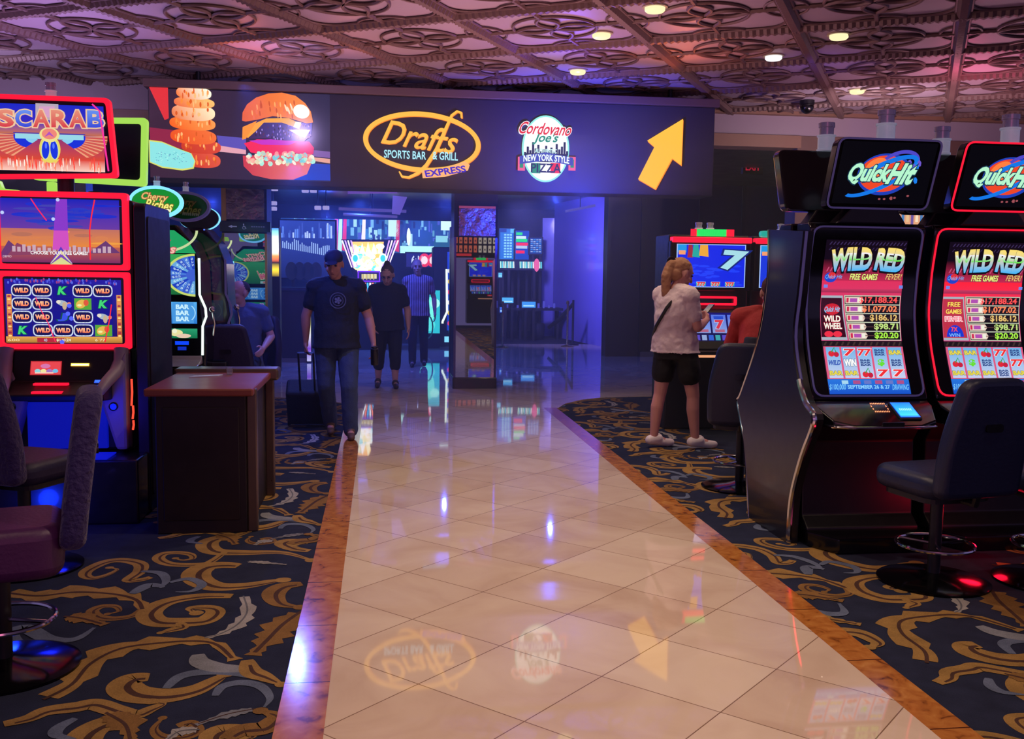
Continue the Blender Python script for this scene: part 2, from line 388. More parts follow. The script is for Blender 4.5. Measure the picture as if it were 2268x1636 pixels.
def carpet_mat():
    m = bpy.data.materials.new('scroll_carpet'); m.use_nodes = True; nt = m.node_tree; L = nt.links.new
    b = nt.nodes['Principled BSDF']; at = N(nt, 'ShaderNodeVertexColor'); at.layer_name = 'Col'; tc = N(nt, 'ShaderNodeTexCoord')
    n = N(nt, 'ShaderNodeTexNoise'); n.inputs['Scale'].default_value = 220; n.inputs['Detail'].default_value = 3; L(tc.outputs['Object'], n.inputs['Vector'])
    n2 = N(nt, 'ShaderNodeTexNoise'); n2.inputs['Scale'].default_value = 9; n2.inputs['Detail'].default_value = 4; L(tc.outputs['Object'], n2.inputs['Vector'])
    ad = N(nt, 'ShaderNodeMath', operation='ADD'); L(n.outputs['Fac'], ad.inputs[0]); L(n2.outputs['Fac'], ad.inputs[1])
    mr = N(nt, 'ShaderNodeMapRange'); mr.inputs[1].default_value = .6; mr.inputs[2].default_value = 1.4; mr.inputs[3].default_value = .62; mr.inputs[4].default_value = 1.3; L(ad.outputs[0], mr.inputs[0])
    mu = N(nt, 'ShaderNodeVectorMath', operation='SCALE'); L(at.outputs['Color'], mu.inputs[0]); L(mr.outputs[0], mu.inputs['Scale'])
    L(mu.outputs[0], b.inputs['Base Color']); b.inputs['Roughness'].default_value = .95; b.inputs['Specular IOR Level'].default_value = .1
    bp = N(nt, 'ShaderNodeBump'); bp.inputs['Strength'].default_value = .4; bp.inputs['Distance'].default_value = .004; L(n.outputs['Fac'], bp.inputs['Height']); L(bp.outputs[0], b.inputs['Normal'])
    return m
# ---- carpet with acanthus scrolls
GOLD, GOLD2, BROWN, SLATE, PALE = '#8a6c3c', '#765830', '#443028', '#566074', '#8c8a86'
def arc_pts(cx, cy, r0, a0, a1, r1=None, n=26):
    r1 = r0 if r1 is None else r1; return [(cx+(r0+(r1-r0)*i/n)*math.cos(a0+(a1-a0)*i/n), cy+(r0+(r1-r0)*i/n)*math.sin(a0+(a1-a0)*i/n)) for i in range(n+1)]
def carpet():
    a = Art(.0009); a.rect(-9, -3, 12, 13.2, '#22273a')
    rnd = random.Random(5)
    def leaf(pts, w, col, l, lobes=5):
        # acanthus: lobes alternate along a bent rib
        n = len(pts)-1
        left = []; right = []
        for i, p in enumerate(pts):
            t = i/n; q = Vector(pts[min(i+1, n)])-Vector(pts[max(i-1, 0)]); q = q.normalized() if q.length else Vector((1, 0))
            nn = Vector((-q.y, q.x)); s = (t*lobes) % 1.0; ww = w*(.35+.65*math.sin(PI*min(1, t*1.15+.08)))*(.45+.55*(1-s))
            left.append(Vector(p)+nn*ww+q*w*.25*(1-s)); right.append(Vector(p)-nn*ww*.8+q*w*.25*(1-s))
        vs = []
        for x, y in zip(left, right): vs += [tuple(x), tuple(y)]
        a.add(vs, [(2*i, 2*i+1, 2*i+3, 2*i+2) for i in range(n)], col, l)
        a.stroke(pts, [w*.16]*len(pts), BROWN if col != PALE else '#5c5e62', l+1)
    # one repeat of the woven pattern, measured on the floor beside the walkway
    def cr(p, n=7):
        out = []
        for i in range(len(p)-1):
            p0 = Vector(p[max(i-1, 0)]); p1 = Vector(p[i]); p2 = Vector(p[i+1]); p3 = Vector(p[min(i+2, len(p)-1)])
            for k in range(n):
                u = k/n; out.append(.5*((2*p1)+(p2-p0)*u+(2*p0-5*p1+4*p2-p3)*u*u+(3*p1-p0-3*p2+p3)*u**3))
        return out+[Vector(p[-1])]
    ST = [('s', GOLD, .13, (1270,575),(1180,570),(1110,590),(1100,620),(1150,645),(1300,650),(1500,650),(1650,690)),
     ('s', GOLD, .07, (1200,640),(1130,690),(1080,710),(960,715),(880,705),(840,680),(870,655),(950,650),(1010,660),(1020,680),(970,690),(930,680)),
     ('s', GOLD, .15, (1265,720),(1180,715),(1090,725),(1040,760),(1060,800),(1150,830),(1300,825),(1450,800),(1500,795)),
     ('s', GOLD2, .06, (1380,580),(1420,575),(1440,590),(1400,600),(1340,600),(1310,585),(1330,565)),
     ('s', GOLD, .10, (1640,640),(1560,630),(1500,605),(1520,590),(1590,590),(1610,600),(1560,608)),
     ('l', GOLD, .20, (20,860),(200,880),(400,860),(600,870),(720,900),(755,950)),
     ('s', GOLD, .08, (800,780),(740,795),(680,795),(740,750),(740,710),(650,690),(560,700),(470,740),(450,770),(490,785),(560,770),(620,740),(580,730)),
     ('s', GOLD2, .06, (750,950),(700,985),(600,1000),(520,990),(490,960),(540,935),(610,935),(630,960),(570,975)),
     ('s', GOLD, .12, (1230,880),(1080,880),(930,900),(840,930),(790,975),(830,1015),(950,1020),(1080,1010),(1140,970),(1120,945),(1040,940),(1000,950),(1040,970)),
     ('s', GOLD, .06, (950,1020),(965,1045),(900,1062),(850,1075)),
     ('l', PALE, .085, (1290,880),(1310,960),(1260,1030),(1170,1080),(1080,1105)),
     ('l', GOLD2, .20, (1600,960),(1500,1030),(1420,1110),(1350,1180)),
     ('s', GOLD2, .12, (1600,815),(1500,830),(1450,870),(1480,920),(1590,940)),
     ('l', GOLD, .17, (230,1430),(380,1350),(480,1240),(640,1160),(850,1130),(1040,1120),(1150,1140),(1230,1210)),
     ('s', GOLD, .14, (790,1310),(700,1320),(660,1360),(720,1400),(870,1410),(1030,1380),(1150,1320),(1200,1290)),
     ('s', SLATE, .06, (880,1370),(950,1310),(1060,1285),(1200,1285),(1340,1310),(1450,1345)),
     ('s', '#74787e', .09, (1050,1190),(1060,1230),(1150,1260),(1280,1270),(1330,1290)),
     ('s', GOLD, .09, (1310,1220),(1330,1280),(1400,1310),(1490,1350)),
     ('s', SLATE, .05, (1140,1410),(1180,1360),(1280,1340),(1380,1360),(1430,1420),(1400,1470)),
     ('s', GOLD, .09, (20,1560),(150,1530),(250,1490),(400,1470),(500,1455),(620,1490),(720,1510),(800,1480),(860,1450),(800,1440)),
     ('l', GOLD2, .13, (560,1500),(660,1560),(690,1640)), ('s', SLATE, .05, (400,1530),(310,1580),(300,1620),(400,1640)),
     ('l', '#6c7078', .06, (1350,1480),(1200,1510),(1050,1560)), ('l', PALE, .07, (1060,1590),(950,1600),(880,1650)),
     ('s', GOLD2, .10, (1200,1640),(1280,1595),(1400,1580),(1460,1520),(1380,1490)),
     ('s', SLATE, .05, (750,750),(850,760),(880,800),(850,840)), ('s', SLATE, .05, (900,810),(1000,790),(1070,820),(1020,855),(930,860)),
     ('s', SLATE, .07, (700,870),(790,825),(870,835)), ('l', PALE, .05, (1310,700),(1400,705),(1510,715)),
     ('l', GOLD2, .14, (340,990),(430,1000),(540,1030)), ('s', SLATE, .08, (110,1140),(60,1090),(130,1050),(260,1110),(400,1110),(500,1050)),
     ('s', GOLD, .10, (20,1270),(120,1230),(220,1240),(200,1300),(90,1330)), ('l', GOLD, .12, (60,1180),(200,1150),(330,1180))]
    strokes = [(k, c, w, [tuple(G(cx*.418, 952+cy*.418)[:2]) for cx, cy in p]) for k, c, w, *p in ST]
    PX_, PY_ = 1.72, 2.42
    for ix in range(-4, 6):
        for iy in range(-2, 5):
            dx, dy = ix*PX_, iy*PY_+(ix % 2)*0.0
            for n_, (k, c, w, p) in enumerate(strokes):
                pts = [(q.x+dx, q.y+dy) for q in cr(p)]; m_ = len(pts); l = 1+n_*.12
                if pts[0][0] > 9 or pts[0][0] < -8 or pts[0][1] > 13: continue
                if k == 'l': leaf(pts, w*.62, c, l, 6)
                else:
                    ws = [w*(.22+.78*math.sin(PI*min(1, .12+i/m_*.95))) for i in range(m_)]
                    a.stroke(pts, ws, c, l)
                    if c in (GOLD, GOLD2):
                        a.stroke([(x+w*.1, y-w*.1) for x, y in pts][3:-3], [v*.2 for v in ws][3:-3], BROWN, l+.06)
                        a.ell(*pts[-1], w*.28, w*.28, c, 12, l=l+.1)
    a.f = [q if sum(a.v[q[i]][0]*a.v[q[(i+1) % len(q)]][1]-a.v[q[(i+1) % len(q)]][0]*a.v[q[i]][1] for i in range(len(q))) > 0 else q[::-1] for q in a.f]
    o = a.build('floor', carpet_mat(), f=lambda x, y, k: (x, y, k*.0007)); return tag(o, kind='structure')
carpet()
CX0, CX1, BX0, BX1 = -.19, 1.90, -.36, 2.05
mm = MB()
def slab(pts, z0, z1): mm.prism_xy(pts, z0, z1)
cor = [(BX1, 11.0), (2.08, 11.4), (2.22, 11.75), (2.5, 12.12), (2.83, 12.36), (3.42, 12.46), (12, 12.6)]
corl = [(-12, 12.6), (-1.3, 12.5), (-.75, 12.3), (-.45, 11.9), (BX0, 11.4)]
mm.prism_xy([(CX0, -3), (CX1, -3), (CX1, 11.4), (CX0, 11.4)], -.02, .007)
mm.prism_xy([(CX0, 11.4), (CX1, 11.4)]+cor[1:]+[(12, 21.85), (-12, 21.85)]+corl[:-1]+[(BX0, 11.4)], -.02, .007)
tag(mm.build('floor_walkway', marble_mat()), kind='structure')
BM_ = border_mat()
b = MB(); b.box(BX0, -3, -.02, CX0, 11.4, .0075); tag(b.build('trim_1', BM_), kind='structure')
b = MB(); b.box(CX1, -3, -.02, BX1, 11.4, .0075); tag(b.build('trim_2', BM_), kind='structure')
# far hall carpet
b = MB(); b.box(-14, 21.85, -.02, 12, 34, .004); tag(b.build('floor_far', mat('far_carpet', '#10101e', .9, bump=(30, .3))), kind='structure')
# ---- ceiling: pressed coffers with corded ribs
def ceiling():
    U = 1.33; ca, sa = math.cos(R(30)), math.sin(R(30))
    def Q(u, v, z): return (u*ca+v*sa, -u*sa+v*ca, z)
    p = MB(); p.k = 0
    p.box(-9, -3, CEIL, 12, 13.0, CEIL+.05)
    u0, v0 = -3.8-8*U, 7.82-8*1.36
    V = 1.36
    rope = lambda n, r: [r*(1+.28*(i % 2)) for i in range(n)]
    p.k = 1
    for iu in range(0, 20):
        for iv in range(0, 20):
            cu, cv = u0+iu*U, v0+iv*V
            c = Q(cu+U/2, cv+V/2, 0)
            if not (-6.5 < c[0] < 10.5 and 6.0 < c[1] < 13.4): continue
            z = CEIL-.012
            def seg(a, b, r, n=2, rp=False, flat=1.0):
                pts = [Q(cu+a[0]*U+(b[0]-a[0])*U*i/(n-1), cv+a[1]*V+(b[1]-a[1])*V*i/(n-1), z) for i in range(n)]
                p.tube(pts, rope(n, r) if rp else r, 6, flat=flat)
            seg((0, 0), (1, 0), .048, 44, True); seg((0, 0), (0, 1), .048, 44, True)
            seg((0, .045), (1, .045), .012); seg((.045, 0), (.045, 1), .012); seg((0, .955), (1, .955), .012); seg((.955, 0), (.955, 1), .012)
            for (a, b) in (((.5, .78), (.5, 1)), ((.5, .22), (.5, 0)), ((.78, .5), (1, .5)), ((.22, .5), (0, .5))):
                seg(a, b, .020, 12, True)
            n = 30
            p.tube([Q(cu+(.5+.28*math.cos(2*PI*i/n))*U, cv+(.5+.28*math.sin(2*PI*i/n))*V, z) for i in range(n)], .014, 6, True)
            # leaf shapes crossing at the heart
            for k in range(4):
                an = k*PI/2
                for s in (-1, 1):
                    pts = []
                    for i in range(11):
                        t = i/10; rad = .28*t; off = s*.07*math.sin(PI*t)
                        pts.append(Q(cu+(.5+rad*math.cos(an)-off*math.sin(an))*U, cv+(.5+rad*math.sin(an)+off*math.cos(an))*V, z-.006))
                    p.tube(pts, .017, 6)
            # rounded corners inside each quarter panel
            for sx in (0, 1):
                for sy in (0, 1):
                    pts = []
                    for i in range(9):
                        t = i/8*PI/2; gx = .2-.155*math.cos(t); gy = .2-.155*math.sin(t)
                        pts.append(Q(cu+(gx if sx == 0 else 1-gx)*U, cv+(gy if sy == 0 else 1-gy)*V, z))
                    p.tube(pts, .011, 5)
            for (mx_, my_, dx, dy) in ((.5, 0, 1, 0), (.5, 1, 1, 0), (0, .5, 0, 1), (1, .5, 0, 1)):
                pts = []
                for i in range(13):
                    t = PI*i/12; w_ = .19*math.cos(t); h_ = .13*math.sin(t)
                    if dx: pts.append(Q(cu+(mx_+w_)*U, cv+(my_+(h_ if my_ == 0 else -h_))*V, z))
                    else: pts.append(Q(cu+(mx_+(h_ if mx_ == 0 else -h_))*U, cv+(my_+w_)*V, z))
                p.tube(pts, .011, 5)
    o = p.build('ceiling', [mat('pressed_ceiling_panel', '#a898a4', .45, bump=(3, .2, .02)), mat('corded_rib', '#6c5450', .5, .1, bump=(40, .3))], smooth=True)
    tag(o, kind='structure')
ceiling()
# ---- bulkheads either side of the hanging sign, walls and the hall beyond
M_band = mat('mauve_band', '#9c8a98', .6); M_corn = mat('tan_cornice', '#8a6450', .55); M_tan = mat('tan_wall', '#6a4c44', .6)
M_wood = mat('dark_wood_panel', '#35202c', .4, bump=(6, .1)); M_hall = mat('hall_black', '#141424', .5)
def wallbox(name, x0, y0, z0, x1, y1, z1, m, bev=0):
    b = MB(); b.box(x0, y0, z0, x1, y1, z1); return tag(b.build(name, m, bevel=bev), kind='structure')
wallbox('wall_band_east', 3.9, 12.9, 3.44, 12, 13.2, CEIL, M_band)
wallbox('trim_3', 3.9, 12.84, 3.28, 5.56, 13.2, 3.44, M_corn)
wallbox('trim_4', 3.9, 12.80, 3.70, 12, 12.9, CEIL-.001, M_corn)
wallbox('wall_east_return', 5.52, 12.86, 0, 12, 13.2, 3.44, M_tan)
wallbox('wall_band_west', -9, 12.4, 3.42, -2.3, 12.7, CEIL, M_band)
wallbox('trim_5', -9, 12.36, 3.24, -2.3, 12.7, 3.42, M_corn)
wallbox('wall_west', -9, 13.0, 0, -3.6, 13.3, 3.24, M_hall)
wallbox('wall_north', 4.27, 18.6, 0, 8, 18.9, 3.5, M_wood)
for i, x in enumerate((4.27, 4.92, 6.05, 6.9)): wallbox('trim_%d' % (6+i), x, 18.55, 0, x+.07, 18.6, 3.4, mat('wood_edge', '#2c1a24', .35))
wallbox('baseboard_north', 4.95, 18.52, 0, 8, 18.6, .10, mat('steel_base', '#8a8078', .3, .6))
# translucent violet wall that runs back behind the dark wood
b = MB(); b.prism_xy([(4.86, 20.6), (5.0, 20.6), (4.5, 25.0), (4.30, 24.6)], 0, 3.35)
tag(b.build('wall_violet', mat('violet_wall', '#7a72c0', .35, coat=.3, bump=(2.5, .25, .03))), kind='structure')
b = MB(); b.prism_xy([(4.02, 24.7), (4.30, 24.62), (4.34, 24.9), (4.05, 25.0)], 0, 2.95)
tag(b.build('wall_violet_end', mat('violet_wall', '#7a72c0', .35)), kind='structure')
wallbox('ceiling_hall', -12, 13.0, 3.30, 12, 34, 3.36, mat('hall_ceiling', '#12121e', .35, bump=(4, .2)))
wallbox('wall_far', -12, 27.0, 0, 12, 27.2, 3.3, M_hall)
wallbox('wall_header', -3.6, 12.95, 3.2, 3.95, 13.05, CEIL, M_dark)
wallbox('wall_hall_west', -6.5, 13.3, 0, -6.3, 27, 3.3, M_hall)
# cross beams under the hall ceiling
for i, (y, z, x0, x1) in enumerate(((15.6, 3.12, -5, 4), (17.4, 3.14, -5, 4), (19.4, 3.1, -5, 4.2))):
    wallbox('beam_%d' % (i+1), x0, y, z, x1, y+.12, 3.3, mat('beam_violet', '#3a3460', .3, .4))
# ---- the sign hung over the opening
SY = 11.40
def S(px, py, Y=SY):
    p = WY(px, py, Y); return (p.x, p.z)
sign = thing('hanging_sign', 'long dark illuminated sign over the walkway with food pictures, oval logo, pizza logo and arrow', 'sign', ((-2.49+3.87)/2, SY, 2.49))
OX, OZ = sign.location.x, sign.location.z
ZB, ZT = 2.50, 3.52
b = MB(); b.box(-2.49-OX, .0, ZB-OZ, 3.87-OX, .5, ZT-OZ); b.build('panel', mat('sign_black', '#3c3c4a', .6, spec=.2), sign, bevel=.01)
b = MB(); b.box(-2.53-OX, -.05, ZT-OZ, 3.91-OX, .55, ZT+.09-OZ); b.build('top_trim', mat('sign_trim', '#6e5854', .5), sign, bevel=.008)
for x in (-2.0, .7, 3.4): MB().cyl((x-OX, .25, ZT+.08-OZ), (x-OX, .25, CEIL-OZ), .025).build('hanger', M_satin, sign)
def sx(px, py): x, z = S(px, py); return (x-OX, z-OZ)
# food display
a = Art(.004)
def blend3(x, y):
    t = (x+3.2)/2; return mix(lin('#3a2236'), lin('#2a2848'), min(max(t, 0), 1))
x0, z0 = -2.49-OX+.01, ZB-OZ+.06; x1, z1 = sx(731, 300)[0], ZT-OZ-.01
a.rect(x0, z0, x1, z1, blend3, 8, 1, 0)
a.poly([sx(329, 190), sx(372, 190), sx(374, 262), sx(365, 266)][::-1], '#d83038', 1)
a.poly([sx(331, 282), sx(400, 290), sx(405, 330), sx(333, 322)][::-1], '#8c2444', 1)
a.poly([sx(480, 300), sx(545, 306), sx(545, 332), sx(484, 322)][::-1], '#5a50b0', 1)
a.poly([sx(484, 322), sx(545, 332), sx(545, 342), sx(486, 336)][::-1], '#e0a0b0', 2)
a.poly([sx(690, 332), sx(731, 336), sx(731, 350), sx(692, 346)][::-1], '#7a5aa0', 1)
a.poly([sx(690, 348), sx(731, 352), sx(731, 362), sx(692, 356)][::-1], '#e0a090', 2)
a.poly([sx(690, 362), sx(731, 364), sx(732, 400), sx(640, 398)][::-1], '#1c40b8', 1)
rnd = random.Random(2)
def blob(cx, cy, rx, ry, c0, c1, l, rot=0, p=2.6, n=30, jag=0):
    (X, Z) = sx(cx, cy); k = abs(sx(cx+1, cy)[0]-X); pts = []
    for i in range(n):
        t = 2*PI*i/n; q = lambda v: math.copysign(abs(v)**(2/p), v); jj = 1+rnd.uniform(-jag, jag)
        u, v = rx*k*q(math.cos(t))*jj, ry*k*q(math.sin(t))*jj; pts.append((X+u*math.cos(rot)-v*math.sin(rot), Z+u*math.sin(rot)+v*math.cos(rot)))
    a.add([(X, Z)]+pts, [(0, i+1, (i+1) % n+1) for i in range(n)], lambda x, y: mix(lin(c0), lin(c1), min(1, max(0, (x-X)/(2*rx*k)+.5+(y-Z)/(2*ry*k)*.3))), l)
# stack of onion rings
for i, (cx, cy, rx, ry, c0, c1) in enumerate(((447, 355, 42, 17, '#c83028', '#e05840'), (446, 325, 44, 16, '#c83820', '#d84838'), (429, 303, 51, 17, '#e8501c', '#f07038'), (427, 274, 51, 15, '#f0601c', '#ff9a50'), (429, 250, 48, 18, '#e87848', '#ffe8c0'), (431, 228, 45, 12, '#e86840', '#ffc070'), (430, 207, 39, 14, '#f07838', '#fff8e0'))):
    blob(cx, cy, rx, ry, c0, c1, 3+i*.4, rot=-.04)
    for q in range(12):
        (X, Z) = sx(cx-rx*.8+rnd.random()*rx*1.6, cy-ry*.4+rnd.random()*ry*.8); a.ell(X, Z, .006+rnd.random()*.007, .016+rnd.random()*.02, ['#f88838', '#d85820', '#ffb878'][q % 3], 8, l=3.3+i*.4)
# pickle spear
pk = [(331, 310), (360, 314), (398, 330), (425, 340), (434, 358), (430, 374), (405, 378), (360, 372), (332, 360)]
a.poly([sx(*q) for q in pk][::-1], '#d8d868', 7); a.poly([sx(382+(x-382)*.96, 343+(y-343)*.9) for x, y in pk][::-1], '#8adfe0', 7.5)
for q in range(60):
    (X, Z) = sx(345+rnd.random()*70, 335+rnd.random()*26); a.ell(X, Z, .008, .004, ['#58b0c0', '#b0f0e8', '#6a9ac0'][q % 3], 6, l=8, rot=-.4)
# burger
def bun(pts, c0, c1, l):
    P = [sx(*q) for q in pts][::-1]; xs = [p[0] for p in P]; cxx = sum(xs)/len(xs); czz = sum(p[1] for p in P)/len(P)
    a.add([(cxx, czz)]+P, [(0, i+1, (i+1) % len(P)+1) for i in range(len(P))], lambda x, y: mix(lin(c0), lin(c1), (x-min(xs))/(max(xs)-min(xs))), l)
bun([(538, 345), (540, 368), (560, 388), (600, 397), (650, 398), (680, 386), (693, 355), (690, 340)], '#c83848', '#e87870', 4)
bun([(537, 268), (538, 250), (548, 232), (568, 217), (595, 208), (625, 206), (655, 213), (676, 229), (689, 248), (694, 272), (680, 274), (640, 262), (605, 258), (570, 266), (545, 270)], '#e06030', '#f88a3c', 8)
for q in range(30):
    X, Z = sx(552+rnd.random()*120, 228+rnd.random()*34); a.ell(X, Z, .008, .03, ['#c85020', '#ffa860', '#e87048'][q % 3], 8, l=8.4, rot=.1)
X, Z = sx(668, 248); a.ell(X, Z, .09, .075, '#fff4e8', 20, l=8.8, rot=-.3)
for (x, y) in ((634, 240), (640, 246), (646, 238)): X, Z = sx(x, y); a.ell(X, Z, .01, .045, '#ffd8b8', 8, l=8.8, rot=.35)
bun([(556, 270), (600, 262), (660, 272), (692, 272), (690, 300), (672, 315), (640, 312), (590, 306), (548, 308), (545, 290)], '#3a2040', '#4848a8', 5)
for q in range(90):
    x = 565+rnd.random()*124; X, Z = sx(x, 276+rnd.random()*34); a.ell(X, Z, .006, .014, ['#7a60c8', '#5a2c50', '#a890e0', '#2a1838'][q % 4], 6, l=5.5)
a.poly([sx(*q) for q in ((537, 300), (556, 278), (590, 263), (640, 262), (668, 276), (664, 286), (625, 272), (585, 272), (568, 290), (550, 306))][::-1], '#f0a030', 6)
a.poly([sx(*q) for q in ((538, 282), (570, 268), (560, 284), (545, 308), (537, 310))][::-1], '#f89028', 6.5)
a.poly([sx(*q) for q in ((640, 288), (688, 288), (676, 306), (660, 300))][::-1], '#ffc878', 6.5)
a.poly([sx(*q) for q in ((655, 270), (668, 272), (662, 286), (650, 282))][::-1], '#ffe8a8', 7)
bun([(541, 318), (570, 309), (640, 312), (685, 314), (696, 328), (694, 342), (650, 340), (600, 345), (556, 338)], '#f02850', '#e02860', 6)
a.poly([sx(*q) for q in ((552, 312), (600, 309), (660, 314), (640, 322), (580, 321))][::-1], '#c030c0', 6.5)
for q in range(70):
    x = 545+rnd.random()*148; y = 340+rnd.random()*24; X, Z = sx(x, y)
    a.ell(X, Z, .018+rnd.random()*.02, .014+rnd.random()*.02, ['#a8e8d8', '#f0e8d0', '#78c8d8', '#d8c8a0', '#ff9090'][q % 5], 7, l=7, rot=rnd.random()*3)
o = a.build('food_display', SIGNM, sign, f=lambda x, y, k: (x, -.002-k*.0035, y))
# oval bar logo
a = Art(.004)
OR, ORD = '#f8b848', '#e87e28'
cx, cz = sx(935, 315); k = abs(sx(936, 315)[0]-cx)
for (col, dl, dx) in ((ORD, 0, .007), (OR, 1, 0)):
    a.ring(cx+dx, cz-dx, 130*k, 66*k, .052, col, 72, l=dl, rot=-.045)
    a.text('Drafts', *[sum(v) for v in zip(sx(934, 304), (dx, -dx))], 158*k, 52*k, col, shear=.32, off=.008, l=dl, rot=-.12)
    a.stroke([(p[0]+dx, p[1]-dx) for p in [sx(*q) for q in ((1022, 262), (1021, 250), (1012, 247), (1000, 256), (985, 290), (966, 332), (944, 366), (925, 384), (905, 393), (890, 391), (884, 380))]], [.02, .026, .026, .028, .036, .04, .04, .034, .028, .024, .014], col, l=dl+.5)
a.text('SPORTS BAR', *sx(897, 343), 92*k, 17*k, '#a8e8f8', off=.012, l=2, rot=-.02); a.text('& GRILL', *sx(986, 346), 56*k, 17*k, '#a8e8f8', off=.012, l=2, rot=-.02)
a.poly([sx(*q) for q in ((934, 378), (985, 372), (1030, 358), (1040, 366), (1036, 378), (985, 392), (936, 395))][::-1], '#ffb070', 3)
a.text('EXPRESS', *sx(986, 380), 90*k, 14*k, '#3a28b8', off=.03, l=5, rot=.15, shear=-.1)
a.build('oval_logo', SIGNM, sign, f=lambda x, y, k: (x, -.012-k*.006, y), solid=.012)
# round pizza logo
a = Art(.004)
cx, cz = sx(1208, 330)
a.ell(cx, cz, 54*k, 74*k, '#f4ffff', 48, l=0); a.ring(cx, cz, 54*k, 74*k, .018, '#90e8e0', 48, l=.6)
px = lambda x, y: sx(x, y)
for q in range(17):      # skyline
    x = 1160+q*5.8; h = [8, 20, 12, 30, 16, 24, 10, 14, 22, 12, 18, 9, 26, 14, 20, 30, 10][q]
    p0 = px(x, 345); a.rect(p0[0], p0[1], p0[0]+5.0*k, p0[1]+h*k, '#1c2450', l=1)
a.rect(*px(1161, 358), *px(1256, 342), '#1c2450', l=1.2)
a.text('Cordovano', *px(1208, 286), 118*k, 26*k, '#d8283c', shear=.35, off=.012, l=2.4, rot=-.02, out='#fff4ff', outw=.05)
a.text("Joe's", *px(1209, 308), 52*k, 26*k, '#148a78', shear=.4, off=.02, l=3.4)
a.text('AUTHENTIC', *px(1208, 335), 50*k, 9*k, '#c8f0f0', off=.01, l=3)
a.poly([px(*q) for q in ((1150, 346), (1208, 338), (1268, 350), (1268, 368), (1208, 356), (1150, 364))][::-1], '#3a4ab0', 3.2)
a.text('NEW YORK STYLE', *px(1209, 354), 104*k, 14*k, '#f0ffff', off=.02, l=4.4, bend=.02, rot=-.02)
for x, fl in ((1146, 1), (1258, -1)):
    a.rect(*px(x, 378), *px(x+16, 348), '#e86090', l=2.8); a.rect(*px(x+4, 372), *px(x+12, 354), '#108a70', l=3.1)
a.rect(*px(1176, 384), *px(1196, 362), '#1a8a70', l=3.4); a.rect(*px(1196, 390), *px(1218, 362), '#ffffff', l=3.4); a.rect(*px(1218, 384), *px(1240, 362), '#e02848', l=3.4)
a.text('PIZZA', *px(1208, 373), 68*k, 19*k, '#203060', off=.02, l=4.6)
a.build('round_logo', SIGNM, sign, f=lambda x, y, k: (x, -.012-k*.006, y), solid=.01)
a = Art(.004)
ar = [(1511, 264), (1507, 366), (1487, 351), (1450, 419), (1412, 397), (1448, 326), (1432, 312)]
a.poly([(x+.012, y-.012) for x, y in [sx(*q) for q in ar]][::-1], ORD, 0); a.poly([sx(*q) for q in ar][::-1], '#fdbb40', 3)
a.build('arrow', SIGNM, sign, f=lambda x, y, k: (x, -.012-k*.006, y), solid=.012)
# ---- ceiling lights and dome camera
first = None
for i, (x, y) in enumerate(DOWN):
    t = thing('ceiling_light', '', 'ceiling light', (x, y, CEIL), 0, 'round downlights in the coffered ceiling')
    t['label'] = ['round warm ceiling light, the one nearest the top edge above the sign arrow', 'round warm ceiling light nearest above the pizza logo of the sign, beside a coffer rib', 'round warm ceiling light lowest over the sign, close above its top trim', 'round warm ceiling light set above the lamp-topped slot machines, highest of that side', 'round cool white ceiling light, the only whitish one', 'round warm ceiling light just above the pale wall band and the chrome lamp'][i]
    b = MB(); b.lathe([(.105, 0), (.105, -.012), (.085, -.014), (.085, 0)], n=24); b.build('trim_ring', mat('lamp_ring', '#b0a488', .4), t, smooth=True)
    b = MB(); b.lathe([(.083, -.006), (.083, -.035), (.070, -.048), (.02, -.052)], n=24); b.build('lamp', G_lampw if i == 4 else G_lamp, t, smooth=True)
t = thing('dome_camera', 'small black dome security camera under the ceiling, before the pale wall band', 'camera', (5.25, 12.0, CEIL))
b = MB(); b.lathe([(.09, 0), (.09, -.05), (.05, -.06)]); b.build('mount', M_satin, t, smooth=True)
b = MB(); b.ball((0, 0, -.08), .085, 16, 10); b.build('dome', M_black, t, smooth=True)
# ================================================================== MACHINES
def interp(z, tab):
    if z <= tab[0][0]: return tab[0][1]
    for (a, b), (c, d) in zip(tab, tab[1:]):
        if z <= c: return b+(d-b)*(z-a)/(c-a)
    return tab[-1][1]
def smooth_prof(tab, n=24):
    z0, z1 = tab[0][0], tab[-1][0]; out = []
    for i in range(n+1):
        z = z0+(z1-z0)*i/n; s = .05; out.append((sum(interp(z+d*s, tab) for d in (-1, -.5, 0, .5, 1))/5, z))
    return out
QP = [(.86, -.325), (.94, -.285), (1.05, -.235), (1.18, -.18), (1.37, -.14), (1.61, -.155), (1.86, -.205)]
def qy(z): return sum(interp(z+d*.05, QP) for d in (-1, -.5, 0, .5, 1))/5
BANK_Y = 5.75; QX = 2.84; QW = .36
def candle(parent, x, y, z, lit=None, s=1.0):
    b = MB(); b.lathe([(.058*s, 0), (.058*s, .012), (.052*s, .014), (.052*s, .085*s), (.058*s, .09*s), (.058*s, .10*s)], (x, y, z), 20)
    o = b.build('tower_lamp', mat('lamp_glass', '#d8e0e8', .25, .0, coat=.6, emit='#a8b0c8', es=.25), parent, smooth=True)  # emission added in place of bright reflections on the lamp
    b = MB(); b.lathe([(.044*s, .10*s), (.044*s, .145*s), (.050*s, .147*s), (.050*s, .175*s), (.02*s, .18*s)], (x, y, z), 20); b.build('tower_cap', mat('bright_metal', '#c0c0d0', .25, .5), o, smooth=True)
    return o
def money_rows(a, q, alt):
    pass
